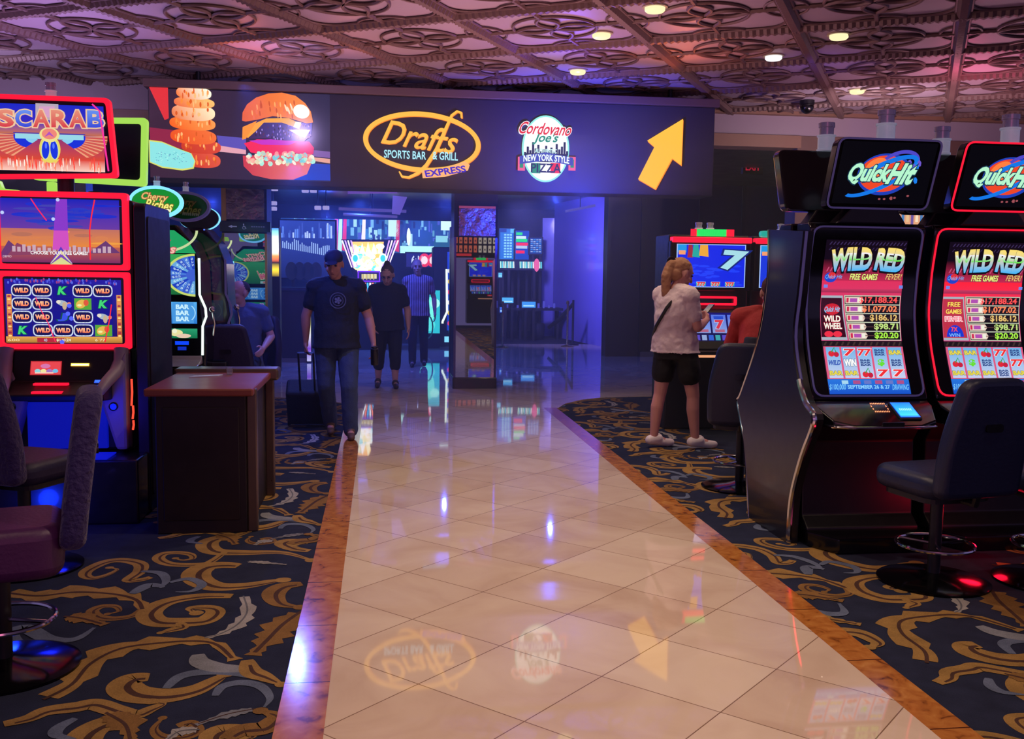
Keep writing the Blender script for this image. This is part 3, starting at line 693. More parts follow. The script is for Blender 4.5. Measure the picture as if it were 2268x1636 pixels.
def quick_machine(label, rim, alt=0, screen_on=True, loc=(QX, BANK_Y, 0), rz=0):
    t = thing('slot_machine', label, 'slot machine', loc, rz, 'curved black slot machines in the bank by the walkway')
    w = QW
    b = MB(); pr = smooth_prof(QP)
    b.prism_yz([(-.005, .86), *pr, (-.17, 1.89), (-.005, 1.89)], -w, w); b.build('cabinet', M_black, t, bevel=.01, smooth=True)
    b = MB(); b.prism_yz([(-.005, 0), (-.30, 0), (-.30, .10), (-.22, .16), (-.20, .60), (-.30, .74), (-.005, .74)], -w+.01, w-.01); b.build('base', M_satin, t, bevel=.008)
    b = MB(); b.prism_xy([(-w, -.03), (-w, -.34), (-w+.10, -.52), (w-.10, -.52), (w, -.34), (w, -.03)], 0, .09); b.build('plinth', M_black, t, bevel=.01)
    dk = [(-w, -.20), (-w, -.36), (-w+.05, -.50), (-w+.16, -.545), (w-.16, -.545), (w-.05, -.50), (w, -.36), (w, -.20)]
    b = MB(); b.prism_xy(dk, .725, .86); b.v = [(x, y, z if z < .8 else .885-(-y-.26)*.5) for x, y, z in b.v]; o = b.build('button_deck', M_black, t, bevel=.02, seg=3)
    b = MB(); b.tube([(x, y-.004, .732) for x, y in rq(dk[1:-1], .02, 4)], .009, 8); b.build('deck_rim', M_chrome, o, smooth=True)
    # lit spin button, its ticket slot lights
    a = Art(.0008); a.rect(.10, -.36, .22, -.30, '#1060ff', 1, 1, 0); a.grad(.105, -.355, .215, -.305, '#2a9cff', '#1464ff', 3, 1, 1); [a.rect(.125+i*.011, -.334, .131+i*.011, -.326, '#80c8ff', l=2) for i in range(7)]
    b = MB(); b.prism_xy(rr(.09, -.50, .23, -.34, .02), -.004, .010); b.v = [(x, y, z+.885-(-y-.26)*.5) for x, y, z in b.v]; p = b.build('spin_button', M_satin, t, bevel=.004)
    a.build('button_screen', SCRB, p, f=lambda x, y, k: (x, -.42+(y+.33)*2.2, .8975-(.16-(y+.33)*2.2)*.5+k*.0008))
    a = Art(.0008)
    for i in range(9):
        for y in (0, 1): a.ell(-.02+i*.0105+y*.004, y*.03, .0028, .0028, '#ff9060', 8)
    for y in (0, 1): a.ell(-.022, .01+y*.01, .0028, .0028, '#ff9060', 8); a.ell(.068, .01+y*.01, .0028, .0028, '#ff9060', 8)
    a.build('bill_light', SCRB, t, f=lambda x, y, k: (x, -.42+y*2.4, .888-(.16-y*2.4)*.5))
    b = MB(); b.prism_xz(rr(-.04, .735, .09, .762, .006), -.5495, -.54); b.build('front_plate', M_satin, t)
    # curved screen
    a = Art(.0011)
    def q(px, py):
        P = WY(px, py, BANK_Y+qy(CAM_H+(600-py)/2200*5.9)); return (P.x-QX, P.z)
    X0, X1 = -.255, .25; ZT_, ZB_ = 1.79, .895
    a.grad(X0, ZB_, X1, ZT_, '#160a18', '#120818', 24, 1, 0)
    zz = lambda py: q(1920, py)[1]
    xx = lambda px: q(px, 700)[0]
    if screen_on:
        a.grad(X0, zz(755), X1, zz(622), '#d04880', '#e0305c' if not alt else '#ff2038', 10, 1, .2)
        a.grad(X0, zz(622), X1, zz(575), '#c02850', '#180a18', 6, 1, .2)
        for i in range(22):   # hatching
            x = X0+.02+i*.022
            for (z, c) in ((zz(540), '#3c2c58'), (zz(552), '#33244c')): a.poly([(x, z-.008), (x+.008, z-.008), (x+.02, z+.010), (x+.013, z+.010)], c, .5)
            a.poly([(x, zz(602)), (x+.008, zz(602)), (x+.02, zz(592)), (x+.013, zz(592))], '#c85078', .6)
        # arched title letters
        for (s, cx, w_) in (('WILD', xx(1877), .245), ('RED', xx(1962), .17)):
            a.text(s, cx, zz(576), w_, .112, '#4ab8f8', col2='#ffe070', off=.05, shear=.05, out='#140a14', outw=.07, bend=.004, l=1, rot=.05 if s == 'WILD' else -.07, arch=.1)
            a.text(s, cx, zz(569), w_*.97, .04, '#60e040', col2='#f8f0ff', off=.03, shear=.05, l=2.6, rot=.05 if s == 'WILD' else -.07)
        a.ell(xx(1835), zz(615), .038, .03, '#2040c8', 20, l=1.2); a.ell(xx(1838), zz(611), .025, .02, '#e03038', 20, l=1.5)
        a.text('Quick Hit', xx(1842), zz(614), .105, .026, '#58b0f8', shear=.3, off=.01, l=2)
        a.text('FREE GAMES', xx(1908), zz(613), .17, .034, '#e8f080', off=.03, shear=.15, l=2, out='#301020', outw=.04)
        a.text('FEVER!', xx(1974), zz(612), .095, .034, '#f0c070', off=.02, shear=.3, l=2, out='#301020', outw=.04)
        a.grad(X0, zz(648), X1, zz(640), '#a02850', '#c83860', 2, 1, .8)
        for x in (xx(1826), xx(1992)): a.rect(x-.012, zz(638), x+.012, zz(631), '#7088e8', l=1)
        # feature panel
        fx0, fx1 = X0+.002, xx(1868)
        a.poly([(fx0, zz(753)), (fx1+.02, zz(753)), (fx1-.008, zz(655)), (fx0, zz(655))], '#a8b4c0', 1); a.poly([(fx0, zz(747)), (fx1+.012, zz(747)), (fx1-.014, zz(660)), (fx0, zz(660))], '#38081c' if not alt else '#c03048', 1.5)
        cxm = (fx0+fx1)/2
        if not alt:
            a.ell(cxm, zz(685), .05, .034, '#d02030', 20, l=2); a.text('Quick Hit', cxm, zz(686), .095, .035, '#78d0ff', shear=.3, off=.015, l=3)
            a.text('WILD', cxm, zz(706), .10, .034, '#f8fff0', off=.03, l=3, out='#c02038'); a.text('WHEEL', cxm+.003, zz(722), .11, .034, '#f8fff0', off=.03, l=3, out='#c02038')
            a.ell(cxm-.025, zz(740), .028, .018, '#f03048', 14, l=2.5); a.ell(cxm+.03, zz(740), .028, .018, '#f03048', 14, l=2.5)
        else:
            a.text('FREE', cxm, zz(672), .08, .026, '#ffe060', off=.03, l=3, out='#a01030'); a.text('GAMES', cxm, zz(688), .10, .026, '#ffe060', off=.03, l=3, out='#a01030')
            a.text('FEVER', cxm, zz(705), .11, .028, '#ff8090', off=.03, l=3, out='#ffffff'); a.ell(cxm+.005, zz(745), .055, .07, '#1838d0', 24, 0, PI, l=2.5)
            a.text('7X', cxm, zz(728), .04, .026, '#ff5050', off=.03, l=3.4); a.text('WIN', cxm, zz(741), .07, .02, '#80c0ff', off=.02, l=3.4)
        # jackpot ladder
        rows = [('$17,188.24', '#ff5050', '#e02028'), ('$1,077.02', '#ff8858', '#f06040'), ('$186.12', '#e8c070', '#d8a850'), ('$98.71', '#c0e080', '#a8d060'), ('$20.20', '#a8f048', '#88e838')]
        a.poly([(fx1+.03, zz(754)), (X1-.004, zz(754)), (X1-.004, zz(654)), (fx1, zz(654))], '#c8d0b8', 1)
        for i, (s, c, c2) in enumerate(rows):
            y0, y1 = zz(673.5+i*19.6), zz(656+i*19.6); sh = fx1+.008+.006*i
            a.poly([(sh, y0), (X1-.008, y0), (X1-.008, y1), (sh-.002, y1)], '#140c14', 1.5)
            a.poly([(sh+.004, y0+.004), (sh+.105, y0+.004), (sh+.118, (y0+y1)/2), (sh+.105, y1-.004), (sh, y1-.004)], '#e8d0c0', 2)
            a.rect(sh+.03, y0+.012, sh+.075, y1-.012, '#b050b0', l=2.6); a.rect(sh+.008, y0+.01, sh+.022, y1-.01, '#d02850', l=2.6); a.rect(sh+.08, y0+.01, sh+.10, y1-.01, '#f0f0e0', l=2.6)
            a.text(s, (X1-.018-.23/2*(len(s)/9)), (y0+y1)/2, .023*len(s)+.01, (y1-y0)*.82, c, off=.03, l=2.6)
            a.rect(X1-.235, (y0+y1)/2-.002, X1-.012, (y0+y1)/2+.002, '#5a3838', l=2.2)
        # reels
        RT, RB = zz(769), zz(838)
        a.rect(X0, zz(767), X1, zz(755), '#20141c', l=1)
        for i in range(14): a.poly([(X0+.01+i*.036, zz(765)), (X0+.022+i*.036, zz(765)), (X0+.034+i*.036, zz(757)), (X0+.022+i*.036, zz(757))], '#40302c', 1.4)
        rx0, rx1 = X0+.015, X1-.005; rw = (rx1-rx0)/5
        a.rect(rx0-.008, RB-.004, rx1+.006, RT+.004, '#e05880', l=1)
        sym = [['c', 's', 'b'], ['7', 'W', 'b'], ['77', '3', 'c'], ['3', 'd', '7'], ['b', '3', '7']]
        if alt: sym = [['b', 'c', 'b'], ['b', 'd', 'b'], ['c', '3', 'b'], ['77', 'c', '3'], ['3', '77', 'b']]
        for i in range(5):
            x0_ = rx0+i*rw+.006; x1_ = rx0+(i+1)*rw-.006; cx_ = (x0_+x1_)/2
            a.grad(x0_, RB, x1_, RT, '#c8d0f0', '#6ab4e8', 6, 1, 1.6)
            for j in range(3):
                cy_ = RT-(RT-RB)*(j+.5)/3; s = sym[i][j]; h_ = (RT-RB)/3*.62
                if s in ('7', '77'): a.text(s, cx_, cy_, .055 if s == '7' else .075, h_, '#f03038', off=.04, shear=.2, out='#ffffff', outw=.03, l=2.4)
                elif s == 'c': a.ell(cx_-.012, cy_-.008, .019, .017, '#e02838', 14, l=2.6); a.ell(cx_+.018, cy_-.012, .017, .015, '#c82040', 14, l=2.6); a.stroke([(cx_-.012, cy_), (cx_+.01, cy_+.028), (cx_+.018, cy_)], .006, '#28a048', l=3)
                elif s == 'b': a.text('BAR', cx_, cy_, .075, h_*.6, '#e8d850', off=.05, out='#28305c', outw=.04, l=2.6)
                elif s == '3':
                    for d in (-1, 0, 1): a.text('BAR', cx_, cy_+d*h_*.36, .06, h_*.28, '#304888', off=.05, l=2.6)
                elif s == 'W': a.text('WIN', cx_, cy_, .07, h_, '#ffffff', off=.05, out='#204060', outw=.04, l=2.6)
                elif s == 'd': a.text('$', cx_, cy_, .035, h_, '#68e030', off=.05, l=2.6)
                elif s == 's': a.text('WILD', cx_, cy_, .075, h_*.7, '#4060b8', off=.05, shear=.3, l=2.6)
        BT = zz(840)
        a.grad(X0+.005, ZB_, X1+.004, BT, '#1450c8', '#2878e0', 4, 1, 2)
        a.rect(X0+.09, zz(851), X0+.13, zz(843), '#a8d8f0', l=2.6)
        for i in range(5): a.rect(X0+.16+i*.068, zz(851), X0+.205+i*.068, zz(843), ['#b05088', '#6878c8'][i % 2], l=2.6)
        a.text('SEPTEMBER 26 & 27', (X0+X1)/2, zz(857), .26, .02, '#8cd0ff', off=.03, l=3); a.text('$100,000', X0+.06, zz(858), .10, .034, '#78c8ff', off=.02, shear=.2, l=3); a.text('DRAWING', X1-.055, zz(858), .10, .03, '#78c8ff', off=.02, shear=.2, l=3)
    a.build('screen', SCR, t, f=lambda x, y, k: (x, qy(y)-.004-k*.0011, y), sl=.02)
    # light line round the screen housing
    ol = rr(-w+.02, .885, w-.02, 1.865, .06, 5); pts = []
    for i, p in enumerate(ol):
        n_ = ol[(i+1) % len(ol)]; m_ = max(1, int(math.dist(p, n_)/.05))
        for j in range(m_): pts.append((p[0]+(n_[0]-p[0])*j/m_, p[1]+(n_[1]-p[1])*j/m_))
    b = MB(); b.tube([(x, qy(z)-.004, z) for x, z in pts], .006, 6, True); b.build('rim_light', G_red2 if rim == 'red' else G_dimv if rim == 'dim' else M_chrome, t, smooth=True)
    # topper on its neck
    b = MB(); b.prism_xz([(-.20, 1.885), (.24, 1.885), (.17, 1.985), (-.10, 1.985)], -.19, -.07); b.build('neck', M_satin, t, bevel=.01)
    Z0, Z1 = 1.97, 2.36; tx0, tx1 = -.27, .36
    o_ = rr(tx0, 0, tx1, Z1-Z0, .045, 5); tip = lambda y, z: (-.19-(z)*.38+y, Z0+z)
    b = MB(); b.prism_xz(o_, 0, .09)
    b.v = [(x, *tip(y, z)) for x, y, z in b.v]; tp = b.build('topper', M_black, t, bevel=.012)
    b = MB(); b.tube([(x, *tip(-.002, z)) for x, z in inset(o_, .005)], .006, 6, True); b.build('topper_rim', G_red2 if rim == 'red' else G_dimv if rim == 'dim' else M_chrome, tp, smooth=True)
    a = Art(.0011)
    if screen_on:
        cx_, cz_ = .045, .195
        a.rect(tx0+.03, .03, tx1-.03, .37, '#06060c', l=0)
        a.ell(cx_, cz_, .165, .115, '#2040b8', 40, l=.5); a.ell(cx_-.005, cz_+.003, .15, .10, '#f04828', 40, l=1); a.ell(cx_-.06, cz_+.035, .07, .05, '#ff8040', 24, l=1.3, rot=.5)
        a.ring(cx_-.02, cz_-.01, .23, .075, .022, '#1478e8', 60, a0=-2.9, a1=2.3, l=1.8, rot=.45, w2=.03)
        a.ring(cx_+.07, cz_+.05, .13, .08, .02, '#5048c8', 30, a0=-.9, a1=2.2, l=1.6, rot=.3)
        for i in range(16):
            rnd_ = random.Random(i+alt*40); a.ell(cx_+.12+rnd_.random()*.08, cz_-.03+rnd_.random()*.1, .012, .02, ['#1a80f0', '#2048c0', '#7058d0'][i % 3], 6, l=1.9, rot=.4)
        for i in range(7):
            rnd_ = random.Random(i+9); a.ell(cx_-.02+rnd_.random()*.2, cz_-.115-rnd_.random()*.03, .009, .006, '#a05058', 6, l=1.9)
        a.text('Quick', cx_-.095, cz_, .24, .105, '#b8f8d0', off=.045, shear=.3, out='#183850', outw=.045, l=3); a.text('Hit', cx_+.11, cz_+.005, .145, .105, '#b8f8d0', off=.045, shear=.35, out='#183850', outw=.045, l=3)
    else: a.rect(tx0+.03, .03, tx1-.03, .37, '#05050a', l=0)
    a.build('topper_screen', SCR, tp, f=lambda x, y, k: (x, *tip(-.002-k*.0011, y)))
    candle(t, .05, -.25, 2.355)
    return t
XS = WY(2110, 570, 5.58).x-WY(1838, 570, 5.58).x
qm1 = quick_machine('curved black slot machine with unlit rim, next to the wavy bank end panel', 'dim', 0)
qm2 = quick_machine('curved black slot machine outlined in glowing red, behind the large navy chair', 'red', 1, loc=(QX+XS, BANK_Y, 0))
for i, (lab) in enumerate(('back of a slot machine whose dark topper stands beside the bank end panel, facing away', 'back of a slot machine whose dark topper shows between the two lit toppers')):
    quick_machine(lab, 'none', 0, False, (QX-.02+i*XS*1.0, BANK_Y+.02, 0), PI)
# end panel of the bank, one side shape for both rows
EPX = QX-QW-.072
t = thing('bank_end_panel', 'tall wavy black end panel with chrome edges closing the slot machine bank', 'panel', (EPX, 5.8, 0))
fr = [(-.31, 0), (-.33, .28), (-.45, .55), (-.59, .78), (-.47, .86), (-.37, .98), (-.27, 1.22), (-.31, 1.48), (-.36, 1.83)]
bk = [(.16, 1.86), (.14, 1.61), (.20, 1.32), (.32, 1.08), (.54, .79), (.59, .73), (.47, .53), (.38, .27), (.31, 0)]
def sm(p, n=4):
    out = []
    for i in range(len(p)-1):
        p0 = Vector(p[max(i-1, 0)]); p1 = Vector(p[i]); p2 = Vector(p[i+1]); p3 = Vector(p[min(i+2, len(p)-1)])
        for k in range(n):
            u = k/n; out.append(tuple(.5*((2*p1)+(p2-p0)*u+(2*p0-5*p1+4*p2-p3)*u*u+(3*p1-p0-3*p2+p3)*u**3)))
    return out+[tuple(p[-1])]
fs_, bs_ = sm(fr), sm(bk)
b = MB(); b.prism_yz(fs_+bs_, -.02, .045); b.build('side_board', mat('side_black', '#14141a', .3, coat=.25), t, smooth=True, angle=30)
b = MB(); b.tube([(-.012, y-.002, z) for y, z in fs_[:21]], .017, 8); b.build('chrome_edge', M_chrome, t, smooth=True)
b = MB(); b.tube([(-.012, y+.002, z) for y, z in bs_], .013, 8); b.build('chrome_edge', M_chrome, t, smooth=True)
b = MB(); b.tube([(.0, y-.004, z) for y, z in fs_[20:]], .009, 8); b.build('edge_light', G_dimv, t, smooth=True)
# ------------------------------------------------------------------ bar-topped machine with blue SEVEN screens
def seven_machine(label, loc, tall_green=True, alt=0):
    t = thing('slot_machine', label, 'slot machine', loc, 0, 'slot machines with red bars and blue seven screens')
    w = .42
    b = MB(); b.box(-w, .05, .0, w, .55, 1.98); b.box(-w, -.02, 1.42, w, .1, 1.92); b.build('cabinet', M_satin, t, bevel=.015)
    b = MB(); b.box(-w+.01, -.06, 1.90, w-.01, .06, 1.955); b.build('top_bar_light', G_red, t, bevel=.008)
    a = Art(.002); a.rect(-.36, 1.455, .36, 1.885, '#a8c8ff', l=0); a.rect(-.35, 1.462, .35, 1.878, '#0c28e8' if not alt else '#1438e0', l=1)
    for i in range(26):
        r_ = random.Random(i+alt*7); a.ell(-.3+r_.random()*.6, 1.48+r_.random()*.2, .03+r_.random()*.04, .012, '#1c40f8', 8, l=1.3)
    a.rect(-.35, 1.80, -.26, 1.878, '#1898e8', l=2); a.rect(-.34, 1.78, -.27, 1.82, '#f8a070', l=2.2, nx=1)
    a.poly([(-.25, 1.75), (-.19, 1.75), (-.20, 1.878), (-.24, 1.878)], '#a02838', 2.4); a.poly([(-.20, 1.76), (-.12, 1.75), (-.14, 1.878), (-.19, 1.878)], '#20a8a0', 2.5); a.poly([(-.13, 1.77), (-.03, 1.76), (-.04, 1.878), (-.12, 1.878)], '#f0a838', 2.5)
    a.text('7', .23, 1.73, .2, .17, '#a8e0ec', off=.05, out='#10247c', shear=.25, l=2, rot=-.05)
    for i in range(3):
        x = -.1+i*.15; a.rect(x-.05, 1.468, x+.05, 1.51, '#30a8a8', l=2); a.text('777', x, 1.488, .08, .034, '#e02838', off=.06, l=3, out='#f0e8e0')
    a.build('upper_screen', SCR, t, f=lambda x, y, k: (x, -.022-k*.002, y))
    b = MB(); b.frame_xz(rr(-.28, 1.275, .28, 1.365, .015), rr(-.265, 1.295, .265, 1.345, .01), -.03, .06); b.build('belt_light', G_red, t)
    b = MB(); b.box(-.27, .02, 1.29, .27, .06, 1.35); b.build('speaker_bar', M_black, t)
    slp = lambda x, y, k: (x, -.16+(y-.92)*.5-k*.002, y)
    b = MB(); b.prism_yz([(.05, .80), (-.20, .84), (-.17, .90), (.0, 1.24), (.05, 1.27)], -w, w); b.build('reel_housing', M_satin, t, bevel=.01)
    a = Art(.002); a.rect(-.34, .92, .34, 1.20, '#1018a0', l=0)
    for i in range(4):
        x = -.255+i*.17; a.grad(x-.075, 1.0, x+.075, 1.18, '#88a0e0', '#5070e0', 3, 1, 1); a.rect(x-.05, 1.12, x+.05, 1.165, '#1c48c8', l=1.6); a.text('7', x, 1.085, .07, .075, '#2050d8' if i % 2 else '#d83048', off=.05, l=2, out='#a8b8e8'); a.rect(x-.05, 1.01, x+.05, 1.035, '#b06080', l=2)
    for i in range(9): a.rect(-.32+i*.07, .93, -.27+i*.07, .98, ['#3060d0', '#38a0a8', '#5848c0', '#90a8d8'][i % 4], l=1)
    a.build('reel_screen', SCR, t, f=slp)
    b = MB(); b.box(-w, -.26, .76, w, .06, .83); dk = b.build('button_deck', M_satin, t, bevel=.012)
    b = MB(); b.box(-w+.02, -.266, .765, .10, -.258, .79); b.build('deck_light', glow('peach', '#ffb080', .9), dk)
    a = Art(.002); a.rect(-.34, .84, -.2, .90, '#ff3038', l=0); a.rect(-.33, .85, -.21, .89, '#c01828', l=1); [a.rect(-.305+i*.016, .86, -.296+i*.016, .88, '#ff9090', l=2) for i in range(5)]; a.build('bet_button', SCR, t, f=lambda x, y, k: (x, -.19-k*.002, y))
    # beaded light crown and tower lamps
    if tall_green:
        b = MB()
        for i in range(22):
            b.k = 1 if i < 3 or i > 17 else 0
            x = -.21+i*.0205; b.cyl((x, -.02, 1.965), (x, -.02, 2.035), .0115, n=8)
        b.build('light_crown', [glow('green', '#20e060', 1.1), G_red2], t, smooth=True)
    else:
        b = MB(); b.prism_xz(rr(-.36, 1.965, .1, 2.03, .03), -.04, .04); b.build('light_crown', glow('teal', '#20b8a8', .8), t, bevel=.01)
    for x in (-.10, .02): candle(t, x, .1, 1.98, s=.72)
    return t
seven_machine('slot machine with a red top bar and green beaded crown, before the standing woman', (3.30, 9.72, 0))
seven_machine('red-barred slot machine with a teal crown, mostly hidden behind the wavy end panel', (4.17, 9.72, 0), False, 1)
for i in range(2): seven_machine(['slot machine farther along the blue seven row, hidden behind the curved bank', 'slot machine behind the curved bank, its tower lamp just seen between the toppers'][i], (5.05+i*.87, 9.72, 0), False, 1)
# machine with a beige arch and blue line seen between the toppers
t = thing('slot_machine', 'slot machine with a blue outlined topper seen between and below the two lit toppers', 'slot machine', (4.32, 8.1, 0))
b = MB(); b.box(-.4, 0, 0, .4, .5, 1.95); b.build('cabinet', M_satin, t, bevel=.02)
a = Art(.003); a.rect(-.36, 1.98, .36, 2.24, '#e0a070', l=0); a.grad(-.36, 1.98, .36, 2.24, '#f0b080', '#c88878', 3, 1, 1)
for i in range(16): a.rect(-.33+i*.042, 2.03+.02*(i % 2), -.305+i*.042, 2.17+.02*(i % 3), ['#7058a0', '#f8e0c0', '#5080b8', '#e8c090'][i % 4], l=2)
b = MB(); b.prism_xz(rr(-.40, 1.95, .40, 2.28, .04), -.04, .06); tp = b.build('topper', M_satin, t); a.build('topper_screen', SCR, tp, f=lambda x, y, k: (x, -.043-k*.003, y))
b = MB(); b.tube([(x, -.045, z) for x, z in rr(-.40, 1.95, .40, 2.28, .04)], .012, 6, True); b.build('topper_rim', G_blue, tp, smooth=True)
# ------------------------------------------------------------------ twin-screen machine with red frames (beetle game)
def QF(root, Y): return lambda px, py: ((WY(px, py, Y).x-root[0]), WY(px, py, Y).z)
BR = (-1.975, 6.6, 0)
t = thing('slot_machine', 'twin-screen slot machine with wide glowing red frames and a winged beetle on its topper', 'slot machine', BR)
q = QF(BR, 6.6)
HW = .40
b = MB(); b.box(-HW+.01, .02, .40, HW-.01, .70, 1.06); b.box(-HW+.01, .02, 1.06, HW+.02, .70, 2.0); b.build('cabinet', mat('cabinet_slate', '#16161f', .35), t, bevel=.02)
for nm, z0_, z1_ in (('upper_frame', 1.555, 2.04), ('lower_frame', 1.055, 1.545)):
    o_ = rr(-HW, z0_, HW, z1_, .022, 4); b = MB(); b.frame_xz(o_, inset(o_, .034), -.03, .05); b.build(nm, G_red2, t, bevel=.008)
# upper picture: dusk desert
a = Art(.0012); sx0, sx1, sz0, sz1 = -.365, .365, 1.59, 2.005
a.rect(sx0, sz0, sx1, sz1, '#0a0812', l=0); sx1 -= .02; sz0 += .01; sz1 -= .01
a.grad(sx0, 1.80, sx1, sz1, '#6a3aa0', '#1020b8', 8, 1, 1); a.grad(sx0, 1.70, sx1, 1.81, '#e88838', '#c07060', 6, 1, 1.2); a.grad(sx0, sz0, sx1, 1.70, '#7a2860', '#c06048', 5, 1, 1.2)
for i in range(34):
    r_ = random.Random(i); x = sx0+.05+r_.random()*.55; z = 1.72+r_.random()*.25; wv = .05+r_.random()*.1
    a.ell(x+wv*.4, z, wv*.8, .006+r_.random()*.008, (['#f0a040', '#d88050', '#b87058'] if z < 1.81 else ['#2838c0', '#4040b0', '#1c2cc8'])[i % 3], 12, l=2)
a.poly([(sx0, 1.66), (-.32, 1.735), (-.25, 1.67), (-.22, 1.665), (sx0, 1.63)][::-1], '#6a3870', 3); a.poly([(.15, 1.66), (.26, 1.74), (.345, 1.665)], '#6a3870', 3); a.poly([(-.33, 1.64), (-.27, 1.72), (-.12, 1.65)], '#8a4060', 3.3)
for i in range(20):
    r_ = random.Random(i+50); a.rect(-.3+i*.03, 1.665, -.28+i*.03, 1.69+r_.random()*.02, '#c8a8b8', l=3.6)
a.poly([(-.05, 1.80), (.035, 1.80), (.035, sz1), (-.03, sz1)], '#8838c8', 4); a.poly([(-.06, 1.68), (.04, 1.68), (.035, 1.80), (-.05, 1.80)], '#d050c0', 4)
for k_, c in enumerate(('#5a38c0', '#e8e0a0', '#7848c0', '#d8d890')): a.poly([(-.075, 1.60+.0-k_*.004), (0-.01, 1.70-k_*.022), (.055, 1.60-k_*.004), (.055-.0, 1.59), (-.01, 1.68-k_*.022), (-.075, 1.59)], c, 4.5+k_*.3)
a.text('CHOOSE YOUR FREE GAMES!', -.02, 1.66, .34, .02, '#fff4f0', off=.03, l=6, out='#503060', outw=.03); a.text('DEMO', -.33, 1.635, .05, .014, '#e8d0e0', l=6)
a.stroke([(-.18, 1.995), (-.14, 1.93), (-.09, 1.86)], .007, '#ff2858', l=6); a.stroke([(.20, 1.995), (.18, 1.90), (.165, 1.80), (.165, 1.62)], .008, '#ff2838', l=6)
for (x, z) in ((-.02, 1.99), (-.05, 1.87), (-.35, 1.905)): a.ell(x, z, .011, .011, '#c0d0ff', 12, l=6.4)
a.build('upper_screen', SCR, t, f=lambda x, y, k: (x, -.002-k*.0012, y))
# lower picture: reels
a = Art(.0012); a.rect(-.365, 1.085, .365, 1.51, '#0a0812', l=0); a.grad(-.355, 1.095, .345, 1.495, '#201060', '#2018a0', 6, 1, 1)
for i in range(60):
    r_ = random.Random(i+5); a.rect(-.35+r_.random()*.68, 1.475+r_.random()*.015, -.342+r_.random()*.68, 1.495, ['#3838c8', '#c04060', '#5868e0'][i % 3], l=1.5) if False else a.ell(-.34+r_.random()*.67, 1.470+r_.random()*.025, .006, .010, ['#3838c8', '#a04080', '#5868e0'][i % 3], 6, l=1.5)
for sx_ in (-.345, .315):
    a.grad(sx_, 1.13, sx_+.03, 1.40, '#c05030', '#e8a050', 6, 1, 1.6)
    for i in range(14): a.ell(sx_+.015, 1.14+i*.019, .011, .006, ['#ffd880', '#a02848', '#f09060'][i % 3], 8, l=2)
a.grad(-.355, 1.095, .345, 1.135, '#b07830', '#e8a850', 3, 1, 2); a.rect(-.17, 1.097, .0, 1.127, '#b82838', l=2.5)
a.text('$110.24', -.01, 1.112, .085, .018, '#fff8d0', off=.03, l=3, out='#701828'); a.text('6 77', .21, 1.113, .06, .015, '#f8e8c0', l=3); a.text('40', -.12, 1.112, .02, .018, '#b0e0ff', l=3); a.text('600', -.31, 1.112, .07, .014, '#ffe8b0', l=3)
grid = ['WWKWW', 'WWgpK', 'WWJWg', 'KWWWp']
cw, ch = .122, .0835
for r_ in range(4):
    for c_ in range(5):
        cx_ = -.252+c_*cw-.003; cz_ = 1.425-r_*ch; s = grid[r_][c_]
        a.rect(cx_-cw/2+.003, cz_-ch/2+.001, cx_+cw/2-.003, cz_+ch/2-.001, '#10108a', l=2)
        if s == 'W':
            for dl, e_, col in ((0, .006, '#c8d8f0'), (.5, 0, '#101050')):
                o_ = rr(cx_-.054-e_, cz_-.032-e_, cx_+.054+e_, cz_+.032+e_, .030, 5); a.poly(o_, col, 3+dl)
            for i in range(16):
                an = i/16*2*PI; a.ell(cx_+.055*math.cos(an), cz_+.033*math.sin(an), .005, .005, '#f0f4ff', 6, l=3.3)
            a.text('WILD', cx_, cz_, .082, .026, '#ff8050', off=.05, out='#a01830', outw=.03, l=4.2, col2='#ffd0a0')
        elif s in 'KJ': a.text(s, cx_, cz_, .04, .045, '#40d878' if s == 'K' else '#3850e8', off=.05, shear=.2, l=3, out='#0c5040')
        elif s == 'p':
            a.rect(cx_-.052, cz_-.036, cx_+.052, cz_+.036, '#58a838', l=3); a.ell(cx_-.01, cz_, .034, .026, '#e8b850', 12, l=3.5, rot=.5); a.ell(cx_+.02, cz_+.008, .016, .02, '#e05838', 10, l=4); a.ell(cx_-.02, cz_-.008, .014, .008, '#f0f0a0', 8, l=4)
        else:
            a.ell(cx_, cz_+.004, .036, .018, '#a8b8c8', 14, l=3.5, rot=-.3); a.ell(cx_+.012, cz_-.012, .014, .026, '#c8b090', 10, l=4); a.ell(cx_-.024, cz_+.012, .014, .012, '#e8e0d0', 8, l=4); a.ell(cx_+.04, cz_, .012, .012, '#f08868', 8, l=4)
a.stroke([(-.17, 1.38), (-.14, 1.30), (-.10, 1.22), (-.06, 1.10)], .006, '#ff3060', l=5); a.stroke([(.285, 1.34), (.27, 1.24), (.24, 1.10)], .007, '#ff2838', l=5)
for (x, z) in ((-.02, 1.10), (.03, 1.33), (.04, 1.25), (.02, 1.28)): a.ell(x, z, .014, .014, '#5868ff', 12, l=5)
a.build('lower_screen', SCR, t, f=lambda x, y, k: (x, -.002-k*.0012, y))
